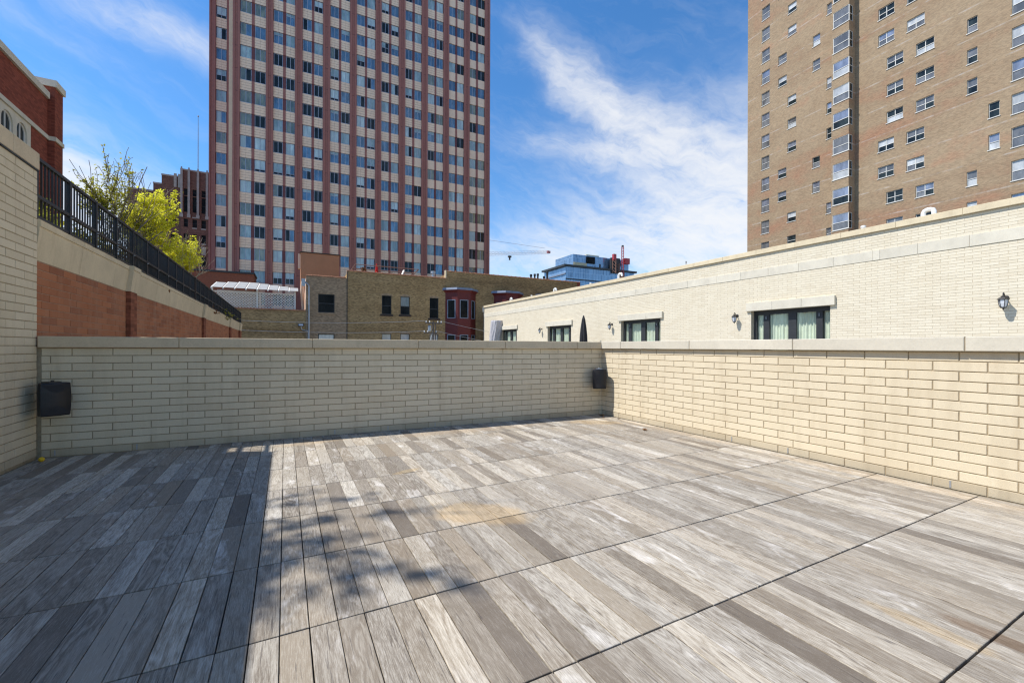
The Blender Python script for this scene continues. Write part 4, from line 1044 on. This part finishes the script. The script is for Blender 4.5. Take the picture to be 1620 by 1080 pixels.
def small_bush(name, label, cat, loc, rx, rz, n, mk, ls, group=None, seed=1, pot=None):
    t = thing(name, label, cat, loc, 0, group); r_ = random.Random(seed)
    lf = MB(); stm = MB()
    for i in range(n):
        th, u = r_.uniform(0, 2 * pi), r_.random() ** .6; zz = r_.random()
        wob = 1 + .25 * sin(3 * th + seed)
        c = Vector((rx * u * cos(th) * wob * (1.1 - .5 * zz), rx * u * sin(th) * wob * (1.1 - .5 * zz), loc[2] + rz * (.12 + .9 * zz)))
        a = Vector((r_.gauss(0, 1), r_.gauss(0, 1), r_.gauss(0, .7))).normalized(); b = a.orthogonal().normalized(); s_ = ls * r_.uniform(.6, 1.3)
        c0 = a.cross(b)
        lf.quad(c - a * s_, c + b * s_ * .45, c + a * s_, c - b * s_ * .45)
    for i in range(max(6, n // 60)):
        th = r_.uniform(0, 2 * pi); q_ = rx * r_.uniform(.3, .95)
        stm.tube([(0, 0, loc[2]), (q_ * .4 * cos(th), q_ * .4 * sin(th), loc[2] + rz * .5), (q_ * cos(th), q_ * sin(th), loc[2] + rz * r_.uniform(.7, 1.08))], [.014, .01, .004], 4)
    lf.build('foliage', M[mk], t); stm.build('stems', M['bark'], t)
    if pot: MB().lathe([(pot * .75, loc[2]), (pot, loc[2] + .3), (pot * 1.05, loc[2] + .32)], 12).build('pot', M['terracotta'], t)
    return t
small_bush('potted_plant', 'dry plant in a pot behind the roof railing', 'plant', bbp(7.7, 1.6, 9.3), .4, 1.0, 260, 'leaf_rust', .10, None, 4, .28)
m = MB(); m.prism([(-.06, 9.3), (.06, 9.3), (.5, 10.3), (.38, 10.3)], -.14, .14, 'x')
tag(m.build('leaning_board', M['lattice'], None, bbp(11.7, 1.0, 0), (0, 0, R(-70))), 'pale board leaning against the roof railing', 'board')
def rvent(label, x, y, z0, z1, r_, mk):
    t = thing('roof_vent', label, 'vent', bbp(x, y, z0), 0, 'vents on the brown flats roof')
    MB().lathe([(r_ * .72, z0), (r_ * .72, z1 - .28)], 12).build('stack', M[mk], t)
    MB().lathe([(r_, z1 - .28), (r_, z1 - .02), (r_ * .8, z1)], 12).build('cowl', M[mk], t)
rvent('galvanised round vent near the step in the brown roofline', 15.5, 1.0, 9.3, 10.42, .27, 'galv')
for i, (x, z1, r_, lb) in enumerate(((28.93, 11.15, .17, 'black capped vent, the first from the left of the rooftop cluster'), (29.5, 11.25, .16, 'black vent in the middle of the rooftop cluster'),
        (29.98, 11.32, .16, 'tall black vent at the right of the rooftop cluster'), (30.95, 11.05, .16, 'low black vent between the cluster and the tall stack'), (31.45, 11.75, .18, 'tallest black stack beside the glass office block'))):
    rvent(lb, x, 1.2, 10.1, z1, r_, 'black_metal')
fl = thing('floodlight', 'grey floodlight on a bent conduit fixed to the low brown wall', 'floodlight', bbp(1.4, -.1, 3.4), R(-1))
MB().prism([(-.30, 3.52), (-.05, 3.50), (-.02, 3.78), (-.24, 3.74)], -.27, .27, 'x').build('housing', M['black_metal'], fl)
MB().prism([(-.325, 3.55), (-.305, 3.545), (-.255, 3.715), (-.275, 3.72)], -.2, .2, 'x').build('lens', M['lamp_glass'], fl)
MB().tube([(.03, -.1, 3.5), (.05, -.06, 3.25), (.15, -.03, 3.12), (.62, -.02, 3.05), (.70, -.02, 2.9), (.70, -.02, 1.0)], .05, 8).build('conduit', M['galv'], fl)
# pergola with lattice on the low roof
pg = thing('pergola', 'white timber pergola with lattice screens on the low brown roof', 'pergola', bbp(-2.5, 2.0, 4.6), R(-1))
def pgx(x): return x + 2.5
for x in (-6.2, -2.48, .86):
    for y in (-1.35, 2.6): MB().box(pgx(x) - .07, pgx(x) + .07, y - .07, y + .07, 4.6, 7.05).build('post', M['lattice'], pg)
for (y, z, xa, xb) in ((-1.75, 7.0, -7.0, 1.45), (-.55, 7.32, -6.3, 1.0), (.65, 7.64, -5.4, .45), (1.85, 7.96, -4.6, -.3)):
    MB().prism([(pgx(xa) - .25, z + .22), (pgx(xa), z), (pgx(xb), z), (pgx(xb) + .25, z + .22), (pgx(xb) + .25, z + .31), (pgx(xa) - .25, z + .31)], y - .05, y + .04, 'y').build('beam', M['beam_shade'], pg)
for i in range(8):
    x = -6.2 + i * .93
    mm = MB(); ya, yb = -1.9, min(2.3, -1.9 + max(1.5, 4.6 - abs(i - 2.5) * .55)); sl_ = .27
    mm.quad((pgx(x) + .10, ya, 7.05), (pgx(x) + .84, ya, 7.05), (pgx(x) + .84, yb, 7.05 + (yb - ya) * sl_), (pgx(x) + .10, yb, 7.05 + (yb - ya) * sl_))
    mm.quad((pgx(x) + .84, ya, 7.062), (pgx(x) + .10, ya, 7.062), (pgx(x) + .10, yb, 7.062 + (yb - ya) * sl_), (pgx(x) + .84, yb, 7.062 + (yb - ya) * sl_)[:3])
    mm.build('roof_sheet', M['sheet'], pg)
    MB().prism([(ya - .1, 6.90), (yb + .1, 6.90 + (yb - ya + .2) * sl_), (yb + .1, 7.03 + (yb - ya + .2) * sl_), (ya - .1, 7.03)], pgx(x) - .04, pgx(x) + .06, 'x').build('rafter', M['lattice'], pg)
MB().box(pgx(-6.3), pgx(-2.6), 2.3, 2.33, 5.0, 7.3).build('back_sheet', M['peach'] if 0 else M['stone_grey'], pg)
def lattice(x0, x1, z0, z1, y, step=.26):
    m = MB(); w = .028
    L_ = x1 - x0; h = z1 - z0
    k = -h; w = .02
    while k < L_:
        a0, a1 = max(0, -k), min(h, L_ - k)
        if a1 > a0 + .02:
            m.quad((x0 + k + a0 - w, y, z0 + a0 + w), (x0 + k + a0 + w, y, z0 + a0 - w), (x0 + k + a1 + w, y, z0 + a1 - w), (x0 + k + a1 - w, y, z0 + a1 + w))
            m.quad((x1 - k - a0 - w, y + .015, z0 + a0 - w), (x1 - k - a0 + w, y + .015, z0 + a0 + w), (x1 - k - a1 + w, y + .015, z0 + a1 + w), (x1 - k - a1 - w, y + .015, z0 + a1 - w))
        k += step
    m.box(x0, x1, y - .03, y + .04, z1 - .06, z1 + .04); m.box(x0, x1, y - .03, y + .04, z0 - .04, z0 + .06)
    return m
for x0, x1 in ((-6.1, -2.55), (-2.40, .78)): lattice(pgx(x0), pgx(x1), 5.15, 6.75, -1.35).build('lattice_screen', M['lattice'], pg)
# low dark red roofed block behind the pergola
lb = thing('low_brick_block', 'low red-brown block with a dark parapet cap behind the pergola', 'building', (-16, 63, GZ), R(-1))
MB().box(0, 12.5, 0, 4, GZ, 10.4).build('wall', plain('red_brown_render', (.20, .075, .045), .9), lb); MB().box(-.1, 12.6, -.12, 4.1, 10.402, 10.62).build('parapet_cap', M['dark_frame'], lb)
# utility pole and power lines
up = thing('utility_pole', 'thin twin utility pole with white insulators before the brown flats', 'utility pole', (14.0, 44.4, GZ), 0)
MB().tube([(-.13, 0, GZ), (-.12, 0, 4.15)], [.12, .085], 8).build('pole', M['wood_pole'], up); MB().tube([(.16, .05, GZ), (.15, .05, 4.05)], .06, 8).build('pipe', M['wood_pole'], up)
for z, w0, w1 in ((3.98, -.95, .85), (2.95, -1.15, .3)):
    MB().box(w0, w1, -.05, .05, z - .06, z + .05).build('crossarm', M['wood_pole'], up)
    for x in (w0 + .08, w0 + .45, w1 - .45, w1 - .08): MB().lathe([(.05, z + .05), (.075, z + .09), (.05, z + .13), (.07, z + .17), (.03, z + .22)], 8).build('insulator', M['insul'], up, (x, 0, 0))
MB().lathe([(.16, 3.1), (.19, 3.16), (.19, 3.62), (.12, 3.7)], 12).build('transformer', M['galv'], up, (-.5, 0, 0))
MB().tube([(-.2, 0, 2.9), (-.75, 0, 1.2)], .02, 5).build('stay', M['insul'], up)
def wire(label, a, b, sag):
    pts = [Vector(a).lerp(Vector(b), t / 14) - Vector((0, 0, sag * 4 * (t / 14) * (1 - t / 14))) for t in range(15)]
    tag(MB().tube(pts, .016, 5).build('power_line', M['galv']), label, 'power line', 'wires of the utility pole')
wire('upper power line running left from the utility pole across the brown flats', (13.1, 44.4, 4.2), (-12, 44.8, 4.15), .5)
wire('lower power line running left from the utility pole across the brown flats', (12.9, 44.4, 3.1), (-12, 44.8, 3.35), .45)
wire('upper power line dropping right from the utility pole past the red bay', (14.8, 44.4, 4.2), (27, 45.5, 2.4), .15)
wire('lower power line dropping right from the utility pole past the red bay', (14.25, 44.4, 3.15), (27, 45.5, 1.2), .15)

# ------------------------------------------------------------------ art deco block behind the tower
ad = thing('art_deco_block', 'dark brown art deco brick block with pale stone piers and finials', 'building', (-16.5, 95, GZ), 0)
AX = 16.5
wl = MB()
ah = []
for (x0, x1) in ((-16.03, -15.43), (-14.77, -14.10), (-13.46, -12.78)):
    for (z0, z1) in ((25.3, 28.1), (28.25, 29.45), (22.65, 24.1), (19.95, 21.45), (15.75, 17.6), (12.7, 14.6)): ah.append((x0 + AX, x1 + AX, z0, z1))
for z0 in (22.6, 25.3, 19.9): ah.append((-18.0 + AX, -17.3 + AX, z0, z0 + 1.5))
opening_wall(wl, -16.48 + AX, -8.0 + AX, 0, .4, GZ, 32.65, [h for h in ah if h[0] > 0]); opening_wall(wl, -19.3 + AX, -16.49 + AX, .7, 1.1, GZ, 31.45, [h for h in ah if h[0] < 0])
wl.box(-20.6 + AX, -19.31 + AX, 1.4, 9, GZ, 30.0); wl.box(-24.5 + AX, -20.6 + AX, 3, 9, GZ, 29.0); wl.box(-19.2 + AX, -8 + AX, 1.3, 12, GZ, 31.0)
wl.build('wall', M['deco_brick'], ad)
for h in ah: window(ad, *h, 0 if h[0] > 0 else .7, ['gl_black', 'gl_black'], 'dark_frame', .05, .2, (.5,), None, mul=False)
for x in (-15.28, -13.96, -12.62, -16.35):
    p = MB(); p.box(x + AX - .17, x + AX + .17, -.22, 0, 24.7, 32.9); p.prism([(x + AX - .17, 32.9), (x + AX + .17, 32.9), (x + AX + .1, 33.25), (x + AX - .1, 33.25)][::1], -.22, .05, 'y') if 0 else p.box(x + AX - .1, x + AX + .1, -.2, 0, 32.9, 33.2)
    p.box(x + AX - .25, x + AX + .25, -.26, 0, 24.3, 24.9); p.build('stone_pier', M['stone_grey'], ad)
for x0, x1, z, y in ((-16.5, -8, 32.65, -.06), (-19.35, -16.5, 31.45, .64), (-20.65, -19.35, 30.0, 1.35), (-24.5, -20.6, 29.0, 2.95)): MB().box(x0 + AX, x1 + AX, y, y + .6, z, z + .25).build('stone_coping', M['stone_grey'], ad)
for x in (-17.35, -16.75): MB().box(x + AX - .2, x + AX + .2, .45, .69, 29.6, 32.0).build('finial', M['stone_grey'], ad)
for x0, x1, z in ((-14.8, -14.07, 24.3), (-14.8, -14.07, 22.4), (-13.48, -12.74, 22.4), (-14.8, -14.07, 19.7), (-13.48, -12.74, 19.7)): MB().box(x0 + AX, x1 + AX, -.08, 0, z, z + .2).build('sill_band', M['stone_grey'], ad)
for x0, x1 in ((-14.8, -14.07), (-13.48, -12.74)): MB().box(x0 + AX + .05, x1 + AX - .05, -.12, 0, 17.9, 19.3).build('stone_relief', M['stone_grey'], ad)
t = thing('mast', 'slender rooftop mast on the art deco block', 'mast', (-14.2, 96.5, 32.6), 0)
MB().tube([(0, 0, 31), (0, 0, 38), (0, 0, 43.2)], [.09, .07, .04], 6).build('pole', M['galv'], t); MB().lathe([(.03, 43.2), (.12, 43.3), (.12, 43.45), (.02, 43.55)], 8).build('tip', M['galv'], t)

# ------------------------------------------------------------------ glass office block far away, hoist and crane
m, q = mat('office_curtain_wall'); tc = q.n('ShaderNodeTexCoord').outputs['Object']; x, y, z = q.sep(tc)[:3]
h = q.m('ADD', x, y)
br = q.n('ShaderNodeTexBrick', {'Vector': q.comb(h, z, 0.0), 'Color1': (.085, .15, .24, 1), 'Color2': (.20, .30, .42, 1), 'Mortar': (.40, .47, .55, 1), 'Scale': 1.0, 'Mortar Size': .10, 'Brick Width': 1.5, 'Row Height': 4.0}, offset=0.0)
n_1 = q.noise(q.comb(q.m('MULTIPLY', h, .25), q.m('MULTIPLY', z, .12), 0.0), 1.0, 4.0, .6)
fin(q, q.mix(q.ramp(n_1, [(.35, 0.0), (.7, .6)]), br.outputs[0], (.26, .38, .52)), .12, .45, .6)
M['office'] = m
gb = thing('glass_office_block', 'distant blue glass office block with a set back penthouse', 'building', (178.7, 257, GZ), R(-1))
MB().box(0, 64, 0, 30, GZ, 59.8).build('glass_wall', M['office'], gb)
MB().box(-2.0, 66, -1.2, 31, 59.85, 61.2).build('roof_slab', M['dark_frame'], gb)
for z_ in (54.2, 48.8, 43.4): MB().box(-1.0, .02, -.3, 30, z_, z_ + .9).build('floor_ledge', M['slate'], gb)
MB().box(-.1, 64.1, -.25, 0, 50.5, 51.3).build('dark_band', M['dark_frame'], gb)
MB().box(9, 62, 4, 28, 61.3, 70.3).build('penthouse', M['office'], gb)
MB().box(9.5, 21, 3.4, 4.1, 61.3, 64.4).build('tan_screen', M['tan_panel'], gb); MB().box(21, 28.5, 3.2, 4.1, 64.5, 69.5).build('dark_recess', M['gl_black'], gb)
MB().box(24, 36, 8, 20, 70.4, 72.2).build('roof_plant', M['tan_panel'], gb)
for x_ in (33, 42): MB().box(x_, x_ + 1.4, 3.8, 4.1, 61.4, 65).build('door', M['dark_frame'], gb)
MB().box(48, 54, -.6, 0, 40, 60).build('unclad_strip', M['rail_brown'], gb)
def truss(mb, p0, p1, w, n, r_):
    p0, p1 = Vector(p0), Vector(p1); t = (p1 - p0).normalized(); u = t.orthogonal().normalized(); v = t.cross(u)
    cs = [(u + v) * w / 2, (u - v) * w / 2, (-u - v) * w / 2, (v - u) * w / 2]
    for c_ in cs: mb.tube([p0 + c_, p1 + c_], r_, 4)
    for i in range(n):
        a, b = p0.lerp(p1, i / n), p0.lerp(p1, (i + 1) / n)
        for k in range(4): mb.tube([a + cs[k], b + cs[(k + 1) % 4]], r_ * .7, 3, cap=False)
ch = thing('construction_hoist', 'dark red construction hoist and mast on the glass office block', 'hoist', (228, 255, 45), 0)
mm = MB(); truss(mm, (2.2, 0, 45), (2.2, 0, 79), 1.5, 16, .22); mm.build('mast', M['crane_red'], ch)
mm = MB(); truss(mm, (-6, 0, 58), (-6, 0, 68), 2.4, 4, .3); truss(mm, (-2, 1, 58), (-2, 1, 66), 2.4, 4, .3); mm.build('scaffold', M['rail_brown'], ch)
MB().box(3.6, 8.2, -1.5, 1.5, 66, 70.3).build('cage', M['crane_red'], ch); MB().box(-8, .6, 1, 3, 58, 70).build('dark_shaft', M['dark_frame'], ch)
MB().box(1.6, 2.8, -.6, .6, 79, 80.2).build('mast_head', M['dark_frame'], ch)
MB().box(-7.5, -5, -1.2, .8, 68, 72.5).build('hoist_platform', M['crane_red'], ch)
cr = thing('tower_crane', 'distant pale tower crane jib reaching out from behind the maroon tower', 'crane', (100, 330, GZ), 0)
# jib seen from (150,330,77) to (211,329,86)
mm = MB(); truss(mm, (100, 0, 73.0), (210.5, -1.0, 87.2), 2.2, 34, .09)
jb = mm.build('jib', plain('pale_crane_steel', (.52, .42, .36), .6), cr, (-100, 0, 0))
mm = MB(); mm.tube([(100, 0, 92.0), (206, -1, 90.2)], .14, 4); mm.build('tie_bar', plain('tie_steel', (.5, .45, .45), .6), cr, (-100, 0, 0))
mm = MB(); mm.prism([(168.6, 79.0), (173.2, 79.0), (171.6, 75.2), (170.2, 75.2)], -1.2, 1.2, 'z') if 0 else mm.box(169.6, 172.2, -1, 1, 78.6, 80.0); mm.box(170.4, 171.4, -.6, .6, 76.4, 78.6)
mm.build('trolley', M['brown_metal'], cr, (-100, 0, 0))
mm = MB(); mm.box(208.5, 211.5, -1.6, 0, 86.3, 88.2); mm.build('jib_end', M['crane_red'], cr, (-100, 0, 0))
mm = MB(); truss(mm, (0, 0, GZ), (0, 0, 96), 2.6, 40, .25); mm.build('tower', plain('crane_tower_steel', (.5, .4, .4), .6), cr)

# ------------------------------------------------------------------ trees
def tree(name, label, loc, height, spread, seed, leafk, nleaf, ls, levels=4, trunk=.12, up=.55, group=None, nb=4, bare=.35, lean=(0, 0), r0=.30, clip=None, rmin=.008, bark='bark'):
    t = thing(name, label, 'tree', loc, 0, group); rg = random.Random(seed)
    tk = MB(); tips = []
    def grow(p, d, L, r, lev):
        if clip and lev > 1 and ((p.x - clip[0][0]) / clip[1][0]) ** 2 + ((p.y - clip[0][1]) / clip[1][1]) ** 2 > 1.0: return
        n = 4; pts = [p]; rs = [r]
        for i in range(n):
            d = (d + Vector((rg.gauss(0, .13), rg.gauss(0, .13), rg.gauss(.03, .08)))).normalized()
            p = p + d * (L / n); pts.append(p); rs.append(max(rmin, r * (1 - .5 * (i + 1) / n)))
            if lev >= 2: tips.append((p, lev))
        tk.tube(pts, rs, 7 if lev == 0 else 5 if lev == 1 else 3, cap=False)
        if lev >= levels: return
        for i in range(nb + (1 if lev == 0 else 0)):
            k = rg.randint(2, n) if lev else rg.randint(2, n); q_ = pts[k]
            th = 2 * pi * (i + rg.random() * .7) / nb; o_ = d.orthogonal().normalized(); o2 = d.cross(o_)
            nd = (d * up + (o_ * cos(th) + o2 * sin(th)) * spread * rg.uniform(.6, 1.1) + Vector((0, 0, .22))).normalized()
            grow(q_, nd, L * rg.uniform(.55, .8), rs[k] * .62, lev + 1)
    z0 = 0.0
    grow(Vector((0, 0, z0)), Vector((lean[0], lean[1], 1)).normalized(), height * r0, trunk, 0)
    zt = max(p.z for p, l in tips); k = height / zt
    tk.v = [(v[0] * k, v[1] * k, v[2] * k) for v in tk.v]; tips = [(p * k, l) for p, l in tips]
    obj('trunk', tk.mesh('trunk', M[bark]), None).parent = t
    lf = MB(); sel = [p for p, l in tips if l >= levels - 1]
    for i in range(nleaf):
        c = rg.choice(sel)
        if rg.random() < bare and c.z < height * .5: continue
        c = c + Vector((rg.gauss(0, ls * .9), rg.gauss(0, ls * .9), rg.gauss(0, ls * .8)))
        if clip:
            dq = [(c[q_] - clip[0][q_]) / clip[1][q_] for q_ in range(3)]; an = math.atan2(dq[2], dq[0])
            if sum(v * v for v in dq) > 1 + .28 * sin(5 * an + seed) + .22 * sin(11 * an + 2 * seed) + rg.uniform(-.25, .25): continue
        a = Vector((rg.gauss(0, 1), rg.gauss(0, 1), rg.gauss(0, .6))).normalized(); b = a.orthogonal().normalized()
        b = (b * cos(i) + a.cross(b) * sin(i)).normalized(); s_ = ls * rg.uniform(.55, 1.25)
        lf.quad(c - a * s_, c + b * s_ * .55 - a * s_ * .1, c + a * s_, c - b * s_ * .55 - a * s_ * .1)
    obj('crown', lf.mesh('crown', M[leafk]), None).parent = t
    return t
tree('young_tree', 'bright yellow-green young tree in full leaf behind the fence', (-6.35, 31, 2.75), 7.9, .55, 11, 'leaf_yellow', 15000, .08, 5, .12, .75, None, 4, .0, (.0, 0), .34, clip=((-.05, 0, 4.9), (1.5, 1.6, 3.2)), rmin=.004, bark='bark_pale')
tree('young_tree', 'bright yellow-green lower tree at the right foot of the taller bright one', (-5.95, 32.4, 2.75), 5.6, .55, 31, 'leaf_yellow', 6500, .078, 5, .09, .8, None, 4, .0, (.0, 0), .34, clip=((0.05, 0, 3.3), (1.3, 1.3, 2.7)), rmin=.004, bark='bark_pale')
tree('sapling', 'thin nearly bare sapling with sparse young leaves, leftmost above the fence', (-8.2, 28.6, 2.75), 8.6, .42, 23, 'leaf_young', 3000, .07, 4, .07, 1.0, 'thin sparse saplings above the fence', 4, .2, (.0, 0), .42, clip=((0, 0, 6), (1.35, 1.35, 9)), rmin=.009)
tree('sapling', 'thin sparse sapling standing close against the bright yellow-green tree', (-7.2, 29.6, 2.75), 8.5, .34, 41, 'leaf_young', 3000, .07, 4, .07, 1.1, 'thin sparse saplings above the fence', 4, .2, (.0, 0), .42, clip=((0, 0, 6), (.95, 1.0, 9)), rmin=.009)
tree('shade_tree', 'tree overhanging the tall left wall, throwing dappled shade on the deck', (-6.6, 6.1, 2.75), 8.3, .55, 8, 'leaf_olive', 3600, .06, 4, .10, .6, None, 4, .3, (.0, 0), .42, clip=((0, 0, 6.6), (1.1, 1.35, 1.9)))
sh = (('olive leafy shrub right behind the near end of the fence', -4.1, 8.9, 1.0, 1.35, 'leaf_olive'), ('yellowish olive shrub behind the second fence bay', -4.3, 10.6, 1.0, 1.2, 'leaf_young'), ('dark olive shrub behind the middle fence posts', -4.1, 12.5, 1.0, 1.15, 'leaf_olive'),
      ('rusty twiggy shrub behind the fence below the yellow tree', -4.0, 14.8, 1.0, 1.05, 'leaf_rust'), ('olive and brown shrub behind the fence beyond the rusty one', -4.1, 17.2, 1.1, 1.0, 'leaf_olive'), ('reddish brown twiggy shrub poking above the rail near the pergola', -3.9, 19.9, 1.0, 1.15, 'leaf_rust'),
      ('low rusty shrub behind the far fence bays', -4.0, 23.0, 1.3, .95, 'leaf_rust'), ('dark low shrub at the far end of the fence', -4.1, 27.0, 1.5, .95, 'leaf_olive'))
for i, (lb_, x, y, rx, rz, mk) in enumerate(sh): small_bush('shrub', lb_, 'shrub', (x, y, 2.75), rx, rz, 1000, mk, .085, 'shrubs behind the fence', 50 + i)

for o in list(C.objects):
    if '_b' in o: del o['_b']
